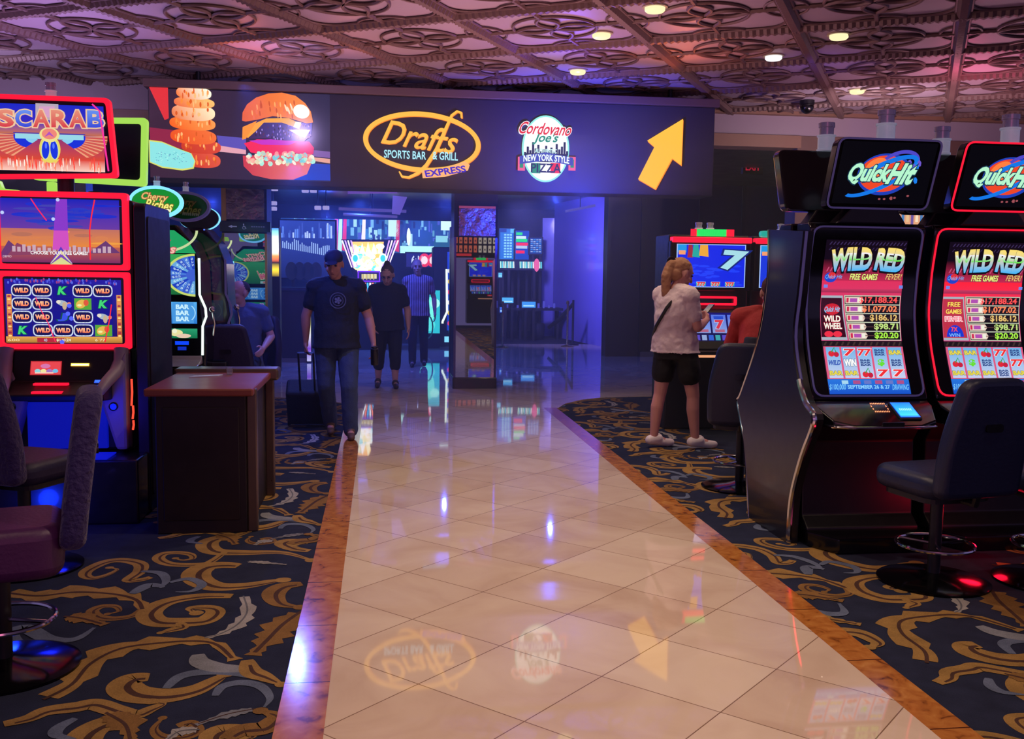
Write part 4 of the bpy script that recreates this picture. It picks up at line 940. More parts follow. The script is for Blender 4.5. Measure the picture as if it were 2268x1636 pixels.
# flared topper
tc4 = [q(-34, 398), q(268, 396), q(250, 222), q(-14, 212)]
ty = -.06
o_ = rq(tc4, .03, 5); i_ = inset(o_, .028)
b = MB(); b.frame_xz(o_, i_, ty-.03, ty+.04); tp = b.build('topper_frame', G_red2, t, bevel=.008)
b = MB(); b.prism_xz(inset(o_, .02), ty-.005, ty+.10); b.build('topper_box', M_satin, tp)
b = MB(); b.cyl((.0, .1, 2.0), (.0, .1, 2.2), .05); b.build('topper_post', M_satin, t)
candle(t, q(113, 215)[0], .0, 2.595, s=.62)
a = Art(.0012); cx_ = .0
L4 = [q(-20, 378), q(240, 384), q(236, 240), q(-5, 232)]
a.poly(L4, '#2030c0', 0)
def lq(u, v):
    p = [Vector(v_) for v_ in L4]; return tuple(p[0]*(1-u)*(1-v)+p[1]*u*(1-v)+p[2]*u*v+p[3]*(1-u)*v)
def strip(v0, v1, c0, c1, l):
    vs = []; 
    for j in range(5):
        for u in (0, 1): vs.append(lq(u, v0+(v1-v0)*j/4))
    z0_ = vs[0][1]; z1_ = vs[-1][1]; a.add(vs, [(2*j, 2*j+1, 2*j+3, 2*j+2) for j in range(4)], lambda x, y: mix(lin(c0), lin(c1), min(1, max(0, (y-z0_)/(z1_-z0_)))), l)
strip(0, .18, '#ffd0c0', '#e03828', 1); strip(.18, .55, '#d84830', '#7a3078', 1); strip(.55, .72, '#c87048', '#5838b0', 1); strip(.72, 1, '#3828c0', '#1828c8', 1)
for i in range(70):
    r_ = random.Random(i+3); u = .02+.96*r_.random(); p_ = lq(u, .02+r_.random()*.12); a.ell(p_[0], p_[1]+.01, .004, .02+r_.random()*.012, ['#fff0e0', '#ff8860', '#ff4838'][i % 3], 6, l=1.6)
bx, bz = q(119, 322)
for sgn in (-1, 1):
    nf = 15
    for ring_, (r0, r1, c) in enumerate(((.05, .105, '#8ad0f0'), (.105, .17, '#1430d8'), (.17, .30, '#d85848'))):
        for i in range(nf):
            t0 = -1.15+i/nf*1.25; t1 = t0+1.25/nf*.82
            if ring_ < 2: t1 = t0+1.25/nf
            def wp(r, t_): return (bx+sgn*(.04+r*1.0*math.cos(t_)**.6 if math.cos(t_) > 0 else .04), bz+.045+r*.45*math.sin(t_)+(.0))
            a.poly([wp(r0, t0), wp(r1, t0), wp(r1, t1), wp(r0, t1)][::sgn], c if i % 2 or ring_ < 2 else '#f0a078', 2+ring_*.2)
    a.rect(*( (bx+.05, bz+.028) if sgn > 0 else (bx-.2, bz+.028)), *((bx+.2, bz+.058) if sgn > 0 else (bx-.05, bz+.058)), '#98d8e8', l=2.9)
    a.stroke([(bx+sgn*.06, bz+.062), (bx+sgn*.21, bz+.062)], .006, '#2030b0', l=3.2)
a.ell(bx, bz-.03, .062, .085, '#e8d860', 26, l=3.5)
for s_ in (-1, 1): a.ell(bx+s_*.025, bz-.035, .027, .062, '#d8e0a0', 20, l=3.9, rot=s_*.06); a.ell(bx+s_*.025, bz-.035, .022, .056, '#1434e0', 20, l=4.2, rot=s_*.06); a.ell(bx+s_*.022, bz-.012, .007, .018, '#5878ff', 10, l=4.5)
a.ell(bx, bz+.055, .058, .045, '#f0e090', 24, l=4.3); a.ell(bx, bz+.06, .044, .033, '#f08878', 20, l=4.6); a.poly([(bx-.03, bz+.04), (bx, bz+.075), (bx+.03, bz+.04), (bx, bz+.055)], '#b050c0', 5)
a.poly([(bx-.055, bz-.09), (bx-.03, bz-.12), (bx-.02, bz-.10)], '#f0d060', 4); a.poly([(bx+.055, bz-.09), (bx+.02, bz-.10), (bx+.03, bz-.12)], '#f0d060', 4)
a.poly([q(88, 233), q(138, 235), q(138, 272), q(88, 268)][::-1], '#b8a8b8', 4.4); a.poly([q(96, 240), q(130, 240), q(128, 264), q(98, 264)][::-1], '#d8a0c8', 4.7)
for i, ch_ in enumerate('SCARAB'):
    p_ = q(22+i*39.5, 266+i*.4); a.text(ch_, p_[0], p_[1], .085, .095, '#3848d8' if i in (1, 5) else '#d83c48', off=.035, out='#f0c8a0', outw=.05, l=5.2, col2='#e89078' if i not in (1, 5) else '#6890f0')
a.stroke([q(212, 235), q(228, 250), q(236, 300), q(248, 382)], .010, '#ff30a0', l=7)
a.build('topper_screen', SCR, tp, f=lambda x, y, k: (x, ty-.012-k*.0012, y))
# deck with curved side arms, ad display, slots and light bars
b = MB(); b.prism_yz([(.02, 1.05), (.02, .70), (-.06, .74), (-.30, .76), (-.32, .80), (-.10, .86), (-.04, 1.05)], -.30, .30); b.build('deck', M_dark, t, bevel=.01)
def onslope(z): return interp(z, [(.80, -.32), (.86, -.10), (1.05, -.04)])
for s_ in (-1, 1):
    pth = [(s_*.345, -.03, 1.06), (s_*.345, -.06, .98), (s_*.33, -.12, .92), (s_*.30, -.22, .87), (s_*.28, -.30, .82), (s_*.25, -.34, .78)]
    b = MB(); b.tube(pth, [.045, .044, .042, .038, .03, .02], 10); b.build('side_arm', M_grey, t, smooth=True)
    b = MB(); b.prism_xz([(s_*.385, .42), (s_*.385, 1.05), (s_*.22, .80), (s_*.235, .70), (s_*.315, .42)][::s_], -.10, .05); lg = b.build('side_leg', M_grey, t, bevel=.02)
    b = MB(); b.lathe([(.028, 0), (.028, .006), (.02, .007)]); 
    b.v = [(x+s_*.305, -.101-z, y+.70) for x, y, z in b.v]; b.build('cup_lock', M_black, lg)
a = Art(.0012); a.rect(-.19, .90, -.005, .985, '#c83038', l=0); a.rect(-.185, .905, -.01, .98, '#e84850', l=1)
for i in range(4): a.ell(-.145+i*.035, .925, .018, .012, ['#90d8e0', '#f0e8a0', '#a878c8', '#70c0e8'][i], 10, l=2)
a.ell(-.1, .955, .03, .014, '#d878b0', 12, l=2); a.rect(-.16, .91, -.05, .918, '#f8d0c0', l=2.5)
a.build('ad_display', SCR, t, f=lambda x, y, k: (x, onslope(y)-.012-k*.0012, y))
a = Art(.0012); a.rect(.05, .955, .16, .972, '#ffb840', l=0); a.rect(.055, .96, .155, .967, '#ffffff', l=1); a.rect(.20, .855, .25, .87, '#2050ff', l=0); a.rect(.20, .835, .25, .845, '#1038c0', l=0); a.build('slot_light', SCRB, t, f=lambda x, y, k: (x, onslope(y)-.012-k*.0012, y))
b = MB(); b.box(-.14, -.20, .845, .06, -.16, .858); b.box(-.12, -.30, .806, .055, -.26, .818); b.build('deck_light', G_red, t)
b = MB(); b.box(-.24, -.02, .42, .24, .05, .80); b.build('belly_door', mat('blue_lit_door', '#101840', .35, emit='#0818c8', es=.55), t)
b = MB(); b.box(-HW-.05, -.34, .0, HW+.10, .72, .40); b.build('stand', mat('stand_laminate', '#0c0914', .3, coat=.3), t, bevel=.012)
b = MB(); b.box(-.2, -.345, .405, .32, -.12, .412); b.build('stand_light', glow('deep_blue', '#1020ff', .5), t)
for z0_, z1_, x_ in ((.70, .87, .405), (.615, .70, .41), (.545, .605, .41)):
    b = MB(); b.tube([(x_, -.06, z0_), (x_+.006, -.062, (z0_+z1_)/2), (x_+.004, -.06, z1_)], .007, 6); b.build('side_light', G_amber if 0 else glow('orange_red', '#ff4830', 1.4), t, smooth=True)
# tall divider at its side
t = thing('divider_panel', 'tall dark divider with rounded top between the red framed machine and the green oval one', 'divider', (-1.50, 6.75, 0))
b = MB(); b.prism_yz(rr(-.20, 0, .55, 1.98, .06), -.035, .035); b.build('board', mat('divider_blue', '#1a1a30', .4), t, smooth=True, bevel=.006)
b = MB(); b.prism_yz(rr(-.15, .1, .5, 1.9, .05), .035, .042); b.build('inlay', M_dark, t)
# lime-rimmed toppers of the machines beyond
def lime_machine(label, loc, l_, tilt=0):
    t = thing('slot_machine', label, 'slot machine', loc, 0, 'slot machines with lime rimmed toppers')
    b = MB(); b.box(-.38, 0, 0, .38, .5, 1.9); b.build('cabinet', M_satin, t, bevel=.02)
    b = MB(); b.cyl((0, .1, 1.85), (0, .1, 2.15), .05); b.build('post', M_satin, t)
    o_ = rq([(-.42, 2.22), (.40, 2.19), (.42, 2.70), (-.42, 2.68)], .035, 5)
    b = MB(); b.frame_xz(o_, inset(o_, .045), -.03, .05); f_ = b.build('topper_frame', G_green, t, bevel=.01)
    b = MB(); b.prism_xz(inset(o_, .03), 0, .08); b.build('topper_glass', mat('grey_glass', '#20202e', .2), f_)
    return t
lime_machine('slot machine whose lime rimmed dark topper sticks out behind the winged beetle topper', (-2.16, 7.95, 0), 0)
t = thing('slot_machine', 'slot machine with two lime lamp feet showing between the red topper and red screens', 'slot machine', (-3.05, 8.1, 0), 0, 'slot machines with lime rimmed toppers')
b = MB(); b.box(-.38, 0, 0, .38, .5, 1.9); b.build('cabinet', M_satin, t, bevel=.02)
b = MB()
for px_ in (-1, 1): b.prism_xz([(px_*.2+.08, 2.08), (px_*.2+.30, 2.08), (px_*.2+.28, 2.15), (px_*.2+.16, 2.16), (px_*.2+.14, 2.22), (px_*.2+.08, 2.22)], -.04, .04)
b.v = [(x+.25, y, z) for x, y, z in b.v]; b.build('lamp_foot', G_green, t, bevel=.01)
# ------------------------------------------------------------------ cherry machines with oval topper, wheel and reels
def cherry_machine(label, loc, rz=0, lit=True, grp='green oval topped wheel machines'):
    t = thing('slot_machine', label, 'slot machine', loc, rz, grp); w = .37
    SM = SCR if lit else screen_mat('dim_screen', .03)
    arch = [(-w, .66), (w, .66), (w+.02, .95), (w-.02, 1.30), (w-.03, 1.62), (w-.10, 1.80), (.16, 1.93), (-.16, 1.93), (-w+.10, 1.80), (-w+.03, 1.62), (-w+.02, 1.30), (-w-.02, .95)]
    b = MB(); b.prism_xz(arch, 0, .5); b.build('cabinet', M_black, t, bevel=.02)
    b = MB(); b.box(-w, .02, 0, w, .5, .66); b.box(-w, -.24, .70, w, .05, .78); b.build('base', M_satin, t, bevel=.015)
    # oval topper
    o_ = [(.205*math.cos(2*PI*i/36), 2.11+.125*math.sin(2*PI*i/36)) for i in range(36)]
    b = MB(); b.prism_xz(o_, 0, .10); tp = b.build('topper', M_satin, t)
    b = MB(); b.frame_xz([(x*1.03, 2.11+(z-2.11)*1.05) for x, z in o_], [(x*.93, 2.11+(z-2.11)*.86) for x, z in o_], -.02, .06); b.build('topper_rim', G_cyan if lit else G_dimv, tp)
    a = Art(.002); a.ell(0, 2.11, .19, .112, '#0c8a30', 36, l=0)
    a.text('Cherry', -.01, 2.145, .20, .07, '#e8c878', shear=.3, off=.02, l=2, out='#b02038', rot=-.08); a.text('Riches', .03, 2.085, .21, .08, '#f8f080', shear=.3, off=.02, l=3.4, out='#806020', rot=-.08); [a.rect(-.02+i*.016, 2.036-.001*i, -.010+i*.016, 2.060-.001*i, '#ffffff', l=5) for i in range(9)]
    a.build('topper_screen', SM, tp, f=lambda x, y, k: (x, -.002-k*.002, y))
    a = Art(.002)
    g1 = [(-w+.06, 1.70), (w-.06, 1.70), (w-.12, 1.80), (.14, 1.885), (-.14, 1.885), (-w+.12, 1.80)]
    a.poly(g1, '#20a060', 0); a.ring(0, 1.885, .33, .19, .02, '#c8d8a0', 30, PI, 2*PI, l=1); a.text('Cherry', -.04, 1.80, .28, .07, '#f0d0a0', shear=.3, off=.02, l=2, out='#b02848', rot=-.1); a.text('Riches', .0, 1.745, .3, .07, '#f8c0b0', shear=.3, off=.02, l=3.5, out='#c03050', rot=-.1)
    a.grad(-.31, 1.36, .30, 1.69, '#186838', '#38a858', 5, 1, 0); a.text('Wheel', -.19, 1.50, .22, .12, '#e05878', shear=.3, off=.03, l=2, out='#d8e8a0', rot=-.12)
    a.rect(-.3, 1.365, -.10, 1.40, '#a8d0c0', l=1); a.text('1.00', -.18, 1.382, .08, .025, '#e04040', off=.03, l=2)
    cx_, cz_ = .30, 1.52
    a.ring(cx_, cz_, .235, .175, .022, '#c8d870', 40, PI/2, 3*PI/2, l=2)
    for i in range(12):
        a0 = PI/2+i*PI/12; a.ell(cx_, cz_, .214, .157, ['#2040c0', '#4878d8', '#3858c8', '#68a8e0'][i % 4], 5, a0, a0+PI/12, l=2.5)
        am = a0+PI/24; a.text('$%d' % (25+i*5), cx_+.15*math.cos(am), cz_+.11*math.sin(am), .07, .018, '#c8e8f8', l=4, rot=am-PI)
    a.ell(cx_, cz_, .07, .05, '#4060d0', 20, PI/2, 3*PI/2, l=4.5)
    a.grad(-.30, 1.12, .31, 1.30, '#2878d0', '#58b0f0', 4, 1, 0)
    for i in range(3):
        x = -.2+i*.2; a.rect(x-.085, 1.125, x+.085, 1.295, '#4898e0', l=1); a.ring(x, 1.21, .10, .085, .008, '#a8e0ff', 24, -.8, .8, l=2)
        for dz in (-.05, 0, .05): a.text('BAR', x-.005, 1.21+dz, .10, .034, '#c8f0ff' if i else '#183070', off=.05, l=3)
    a.grad(-.29, 1.00, .31, 1.08, '#107048', '#28a070', 3, 1, 0); a.text('$1', -.12, 1.04, .05, .04, '#c070e0', off=.05, l=2, out='#e0d0f0'); a.ell(.14, 1.045, .055, .028, '#e8e0a0', 14, l=2); a.ell(.2, 1.02, .06, .018, '#e8c8b0', 14, l=2.2); a.ell(.13, 1.06, .02, .02, '#f0f0d0', 10, l=2.6)
    a.rect(-.27, .92, -.19, .97, '#3868b8', l=0); a.rect(-.05, .945, .07, .965, '#f08858', l=0); a.rect(-.04, .953, .06, .958, '#ffffff', l=1); a.rect(.13, .945, .24, .975, '#1048ff', l=0); a.rect(.15, .90, .22, .93, '#1030c0', l=0)
    [a.rect(-.22+i*.022, .872, -.206+i*.022, .888, '#8890c0', l=1) for i in range(13)]
    a.build('screen', SM, t, f=lambda x, y, k: (x, -.004-k*.002, y))
    for s_ in (-1, 1):
        b = MB(); b.tube([(s_*(w-.035), -.01, 1.66), (s_*(w-.035), -.01, 1.36), (s_*(w+.01), -.01, 1.25), (s_*(w+.015), -.012, 1.18), (s_*(w-.015), -.012, 1.10), (s_*(w-.02), -.012, .86)], .010, 8); b.build('edge_light', (G_white if s_ > 0 else G_cyan) if lit else G_dimv, t, smooth=True)
    b = MB(); b.prism_yz([(-.02, .86), (-.05, .82), (-.24, .785), (0, .785)], -w+.02, w-.02); dk = b.build('button_deck', M_grey if lit else M_satin, t, bevel=.01)
    a = Art(.002); a.rect(-.10, -.14, .02, -.07, '#0838f0', l=0); a.rect(-.14, -.22, .14, -.17, '#0c40e8', l=0); a.build('blue_button', SCR, dk, f=lambda x, y, k: (x, y, .79+(y+.24)*.18+.003))
    b = MB(); b.tube([(w+.06, .05, 1.02), (w+.075, .03, 1.12), (w+.06, .02, 1.22)], .008, 8); b.ball((w+.055, .02, 1.24), .028); b.build('pull_handle', M_chrome, t, smooth=True)
    candle(t, 0, .05, 2.235, s=.5)
    return t
CH = WY(345, 440, 8.5)
cherry_machine('green oval topped slot machine with white edge line and bonus wheel beside the divider', (CH.x, 8.5, 0))
cherry_machine('unlit slot machine with dark oval topper standing just behind the bright green one', (CH.x+.13, 9.03, 0), 0, False)
cherry_machine('slot machine facing away from the camera, seen only in the mirrored column', (CH.x-.1, 11.1, 0), PI, True)
# ------------------------------------------------------------------ wood-topped console
t = thing('console', 'dark wood console cabinet with a reddish top and metal corner posts by the walkway', 'cabinet', (-1.05, 6.5, 0), 0)
b = MB(); b.box(-.26, -.50, 0, .26, .5, .83); b.build('body', mat('console_dark', '#0e0508', .5), t, bevel=.006)
b = MB(); b.box(-.31, -.56, .83, .31, .56, .875); b.build('top', mat('red_wood_top', '#7a3c30', .3, bump=(4, .1)), t, bevel=.01)
b = MB(); b.box(-.22, -.508, .08, .22, -.50, .76); b.build('door', mat('console_door', '#12080a', .35, coat=.1), t, bevel=.004)
for x, y in ((.29, -.45), (.29, .52)): 
    b = MB(); b.box(x-.03, y-.03, .0, x+.03, y+.03, .865); b.build('corner_post', mat('brushed_post', '#6a5a52', .3, .7), t, bevel=.008)
b = MB(); b.box(-.33, .40, .82, .36, .60, .90); b.build('rear_rail', mat('brushed_post', '#6a5a52', .3, .7), t, bevel=.015)
t = tag(MB().prism_xy([(-.09, -.05), (.08, .03), (.10, .10), (-.07, .02)], 0, .006).build('ticket_slip', mat('paper', '#b8c8e8', .5)), 'pale folded ticket slip lying on the console top', 'ticket'); t.location = (-1.13, 6.62, .8755)
b = MB(); b.lathe([(.018, 0), (.024, .05), (.022, .05), (.016, .004)], n=16); o = b.build('shot_glass', mat('clear_glass', '#e8f0ff', .05, trans=.9), smooth=True); tag(o, 'tiny clear glass standing on the console top beside the ticket slip', 'glass'); o.location = (-.99, 6.75, .8752)
# ------------------------------------------------------------------ chairs
def chair(label, loc, rz, vin=None, backm=None, grp='padded swivel chairs at the slot machines', low=0, ring=True, st=.48):
    t = thing('swivel_chair', label, 'chair', loc, rz, grp); v = vin or M_vinyl
    b = MB(); b.lathe([(.28, 0), (.28, .012), (.24, .024), (.10, .036), (.04, .05)], n=40); b.build('base', mat('base_black_chrome', '#1a1a20', .12, .8), t, smooth=True)
    b = MB(); b.cyl((0, 0, .03), (0, 0, .49), .032); b.build('pole', M_satin, t, smooth=True)
    if ring:
        n = 36; b = MB(); b.tube([(.19*math.cos(2*PI*i/n), .19*math.sin(2*PI*i/n), .20) for i in range(n)], .010, 8, True)
        for k in range(3): b.tube([(0, 0, .20), (.19*math.cos(k*2*PI/3), .19*math.sin(k*2*PI/3), .20)], .008, 6)
        b.build('foot_ring', M_chrome, t, smooth=True)
    b = MB(); b.prism_xy(rr(-.235, -.23, .235, .25, .11, 6), st, .60); o = b.build('seat', v, t, bevel=.045, seg=4, smooth=True, angle=80)
    b = MB(); b.prism_xy(rr(-.20, -.18, .20, .20, .09, 6), .455, .485); b.build('seat_pan', M_satin, t)
    pr = rq([(-.24, .50), (.24, .50), (.245, .78), (.17, 1.10), (-.17, 1.10), (-.245, .78)], [.06, .06, .12, .07, .07, .12], 5)
    b = MB(); b.prism_xz(pr, -.31, -.215); b.v = [(x, y-(z-.5)*.13+.12*x*x*4*.3, z) for x, y, z in b.v]
    o = b.build('backrest', backm or v, t, bevel=.035, seg=4, smooth=True, angle=80)
    b = MB(); b.prism_xz(rr(-.05, .84, .05, .88, .018), -.362, -.340); b.build('handle_slot', M_black, o)
    b = MB(); b.tube([(0, -.12, .47), (0, -.26, .47), (0, -.285, .56)], .022, 8); b.build('back_bracket', M_satin, t, smooth=True)
    return t
chair('large navy padded swivel chair before the red rimmed curved machine', (2.86, 4.72, 0), R(10))
chair('navy swivel chair with the person in the red top on it', (2.66, 7.02, 0), R(-21))
c3 = chair('swivel chair at the far end of the curved bank, only its base disk in view', (3.48, 4.66, 0), R(-5))
PB = mat('plum_vinyl', '#481a50', .45, bump=(60, .15))
chair('swivel chair with a patterned purple back, facing the red framed machine', (-1.84, 5.38, 0), R(-24), M_vinyl2, M_fab)
pb_ = G(10, 1480); chair('plum swivel chair seen edge-on, its thick seat cropped by the photo edge', (pb_.x, pb_.y, 0), R(106), PB, M_fab, st=.40)
cb_ = WY(503, 760, 9.2); chair('dark swivel chair with its back to the camera, just beyond the console', (cb_.x, 9.2, 0), R(6), M_vinyl2)
sp_ = WY(538, 700, 10.25); chair('dark swivel chair under the seated person in the collared shirt', (sp_.x, 10.3, 0), R(150), M_vinyl2)
# ================================================================== MIRRORED COLUMNS AND THE HALL BEYOND
M_mirror = mat('dark_mirror', '#a8aec0', .012, 1.0, rv=.02)
def column(x0, x1, y, label, sign_row):
    t = thing('mirrored_pillar', label, 'pillar', ((x0+x1)/2, y, 0), 0, 'mirror clad pillars under the sign'); w = (x1-x0)/2
    b = MB(); b.box(-w, 0, .16, w, w*2, 2.04); b.build('core', M_satin, t)
    b = MB(); b.box(-w+.03, -.012, .16, w-.03, 0, 2.04); b.build('mirror', M_mirror, t)
    b = MB(); b.box(-w-.01, -.03, 0, w+.01, w*2, .16); b.build('plinth', M_black, t, bevel=.01)
    b = MB(); b.box(-w, -.018, .16, -w+.03, .01, 2.04); b.box(w-.03, -.018, .16, w, .01, 2.04); b.build('mirror_edge', M_gold if sign_row else mat('edge_violet', '#4a4a78', .2, .8), t)
    b = MB(); b.box(-w, -.004, 2.04, w, w*2, 2.70); b.build('head', M_dark, t)
    b = MB(); b.box(-w+.06, -.03, 2.22 if sign_row else 2.06, w-.03, -.004, 2.62 if sign_row else 2.45); b.build('bronze_panel', mat('rippled_bronze', '#8a7078', .25, .85, bump=(9, .5, .03)), t)
    if sign_row:
        b = MB(); b.box(-w-.02, -.05, 2.06, w+.05, .0, 2.19); s = b.build('direction_board', M_black, t)
        a = Art(.003); c = '#6a6a98'
        a.poly([(-.20, 2.125), (-.15, 2.145), (-.15, 2.132), (-.09, 2.132), (-.09, 2.118), (-.15, 2.118), (-.15, 2.105)], c, 0)
        a.ring(.0, 2.112, .022, .022, .006, c, 20, l=0); a.ell(-.005, 2.155, .009, .009, c, 10, l=0); a.stroke([(-.005, 2.145), (-.003, 2.122), (.018, 2.120), (.028, 2.10)], .007, c, l=1)
        for i in range(6): a.rect(.09+i*.03, 2.12, .11+i*.03, 2.133, '#504e80', l=0)
        a.build('pictograms', screen_mat('dim_print', .7), s, f=lambda x, y, k: (x, -.052-k*.003, y))
        b = MB(); b.box(-w+.0, -.035, 2.20, -w+.06, 0, 2.66); b.build('tan_edge', M_gold, t)
    else:
        b = MB(); b.box(-w+.06, -.034, 2.425, w-.03, -.028, 2.455); b.build('pink_strip', glow('pink_dim', '#c05070', .5), t)
    return t
column(.98, 1.56, 13.36, 'mirror clad pillar with black plinth standing on the marble at the middle of the opening', False)
column(-2.03, -1.46, 13.36, 'mirror clad pillar with a direction board, behind the seated person', True)
# what the middle mirror shows: a machine and a text board behind the camera
seven_machine('slot machine behind the camera, seen in the mirror of the middle pillar', (3.10, -4.2, 0)).rotation_euler = (0, 0, PI)
t = thing('text_board', 'orange and cream lettered board seen only in the mirror of the middle pillar', 'sign', (3.0, -5.2, 0), PI)
b = MB(); b.box(-1.1, 0, 2.05, 1.1, .1, 2.9); b.box(-.05, 0.02, 0, .05, .08, 2.05); b.build('board', M_dark, t)
a = Art(.003)
for r_ in range(2):
    for i in range(13):
        a.rect(-1.0+i*.155, 2.50-r_*.28, -.90+i*.155, 2.72-r_*.28, '#f07048' if i > 5 else '#e8d0b0', l=0); a.rect(-.97+i*.155, 2.56-r_*.28, -.93+i*.155, 2.62-r_*.28, '#181018', l=1)
a.rect(.1, 2.1, 1.0, 2.18, '#f03830', l=0); a.build('letters', SCR, t, f=lambda x, y, k: (x, -.004-k*.003, y))
# ---- video wall above the gaming floor
def videowall(name, label, pts, Y, fill, cat='screen', grp=None, m=None):
    p = [WY(x, y, Y) for x, y in pts]; x0 = min(v.x for v in p); x1 = max(v.x for v in p); z0 = min(v.z for v in p); z1 = max(v.z for v in p)
    t = thing(name, label, cat, ((x0+x1)/2, Y, z0), 0, grp); w = (x1-x0)/2; h = z1-z0
    b = MB(); b.box(-w-.03, 0, -.03, w+.03, .12, h+.03); b.build('housing', M_dark, t)
    b = MB(); 
    if z0 > .6: b.box(-w*.6, .03, -z0, -w*.6+.06, .09, -.03); b.box(w*.6, .03, -z0, w*.6+.06, .09, -.03)
    else: b.box(-w, .0, -z0, w, .1, -.03)
    b.build('support', M_dark, t)
    a = Art(.006); fill(a, w, h); a.build('picture', m or SCRW, t, f=lambda x, y, k: (x, -.004-k*.006, y)); return t
def street(a, w, h):
    a.grad(-w, 0, w, h, '#1a4a78', '#204a8a', 3, 1, 0); r_ = random.Random(11)
    for i in range(150):
        x = -w+r_.random()*2*w; ww = .02+r_.random()*.08; z = r_.random()*h*.9; hh = .05+r_.random()*.3
        a.rect(x, z, min(x+ww, w), min(z+hh, h), ['#3a80c0', '#78b8e0', '#203a80', '#18284c', '#a8e0f0', '#4a5ac0', '#304888', '#5a98b8'][i % 8], l=1+(i % 5)*.3)
    for (u, c) in ((.30, '#e83868'), (.325, '#c0f0e8'), (.35, '#e03060'), (.46, '#f8f0ff'), (.66, '#c83050')): a.poly([(-w+2*w*u, .05), (-w+2*w*u+.10, .02), (-w+2*w*u+.12, h), (-w+2*w*u+.04, h)], c, 3)
    a.rect(w*.38, 0, w, h*.22, '#b8f8f8', l=3); a.rect(w*.78, h*.12, w*.98, h*.45, '#205868', l=3.4); a.rect(w*.8, h*.35, w*.94, h*.55, '#88d0d8', l=3.6); a.ell(w*.82, h*.12, .07, .07, '#102030', 12, l=4); a.ell(w*.94, h*.12, .07, .07, '#102030', 12, l=4)
    a.rect(w*.24, h*.5, w*.36, h, '#c8f4ff', l=3); a.rect(w*.86, h*.72, w, h, '#d8ffff', l=3.2); a.ell(w*.48, h*.5, .05, .22, '#f0ffff', 12, l=4)
videowall('video_wall', 'wide bright blue video ribbon showing a street scene, high in the far hall', ((622, 490), (1002, 490), (1002, 562)), 25.0, street)
def darkvid(a, w, h):
    a.grad(-w, 0, w, h, '#101c58', '#2840a0', 5, 1, 0); r_ = random.Random(4)
    for i in range(26):
        x = -w*.92+i*w*.07; a.rect(x, h*.52-.006*i, x+.018, h*.52-.006*i+.1+r_.random()*.12, '#98b8f0', l=1)
    for i in range(30): x = -w+r_.random()*1.9*w; a.rect(x, h*.7, x+.03, h*.7+r_.random()*h*.28, ['#5a80e0', '#a8c0f8', '#3850b0'][i % 3], l=1.5)
    for i in range(4): a.ell(-w*.6+i*w*.3, h*.12, w*.22, h*.16, '#0a1030', 14, l=2)
videowall('video_panel', 'dark blue video panel with streaks of white text, over the brown counter', ((620, 490), (742, 490), (742, 616)), 19.5, darkvid)
def score(a, w, h):
    a.rect(-w, 0, w, h, '#141c60', l=0); a.text('6:10', -w*.5, h*.5, .3, .2, '#c8d8ff', off=.03, l=1); a.text('VS', -w*.02, h*.45, .15, .12, '#a8b8e8', l=1)
    for x in (-w*.2, w*.16): a.ell(x, h*.5, .14, .17, '#e83048', 14, l=1); a.ell(x, h*.5, .08, .1, '#f8e0e8', 12, l=2)
    for i in range(7): a.rect(w*.35+i*.09, h*.25, w*.35+i*.09+.05, h*.85, ['#88c8f8', '#3060d0', '#e0f0ff'][i % 3], l=1)
videowall('score_ribbon', 'dark blue ribbon with two red team badges under the street video', ((900, 562), (1000, 562), (1000, 592)), 24.8, score)
def board1(a, w, h):
    a.rect(-w, 0, w, h, '#0c50b8', l=0); a.rect(-w+.03, .02, w-.03, h-.02, '#1470d8', l=1)
    for i in range(9):
        for j in range(3): a.rect(-w*.4+j*w*.36, h*.1+i*h*.085, -w*.4+j*w*.36+w*.28, h*.1+i*h*.085+h*.05, '#88d0f8', l=2)
    a.rect(-w*.9, h*.88, -w*.1, h*.99, '#0838a0', l=2); a.rect(w*.4, h*.86, w*.9, h*.99, '#58b8f0', l=2)
G_b = 'tall betting boards in the far hall'
videowall('betting_board', 'tall blue betting board with rows of pale figures, first of the three beside the pillar', ((1106, 506), (1140, 506), (1140, 578)), 24.5, board1, 'board', G_b)
def board2(a, w, h):
    a.rect(-w, 0, w, h, '#1040b8', l=0)
    for (z, c, e) in ((.90, '#20d880', .5), (.78, '#d0e8f8', .8), (.68, '#18d870', .9), (.56, '#f02848', .95), (.46, '#b0c8e8', .9), (.30, '#f02040', .7)): a.rect(-w*.92, h*(z-.05), -w*.92+1.84*w*e, h*(z+.045), c, l=1)
videowall('betting_board', 'betting board with green and red rows, the middle one of the three', ((1142, 511), (1171, 511), (1171, 578)), 24.3, board2, 'board', G_b)
def board3(a, w, h):
    a.rect(-w, 0, w, h, '#183a90', l=0)
    for i in range(7):
        for j in range(4): a.rect(-w*.9+j*w*.46, h*(.1+i*.125), -w*.9+j*w*.46+w*.36, h*(.1+i*.125)+h*.06, ['#a8c0f0', '#3890f0', '#80a8e8'][(i+j) % 3], l=1)
videowall('betting_board', 'betting board of pale blue rows next to the violet wall', ((1174, 527), (1200, 527), (1200, 562)), 24.1, board3, 'board', G_b)
def tick(a, w, h):
    a.rect(-w, 0, w, h, '#0c1440', l=0)
    for i in range(26):
        if i in (9, 10, 11): continue
        x = -w+.02+i*w*.0765; a.poly([(x, h*.1), (x+w*.055, h*.1), (x+w*.04, h*.9), (x-w*.01, h*.9)], ['#b8fff0', '#60d0f0', '#e8f8ff'][i % 3], 1)
    a.ell(w*.75, h*.5, .07, .16, '#e060a0', 12, l=2)
videowall('ticker_ribbon', 'low cyan ticker ribbon running under the three betting boards', ((1106, 578), (1200, 578), (1200, 596)), 23.7, tick)
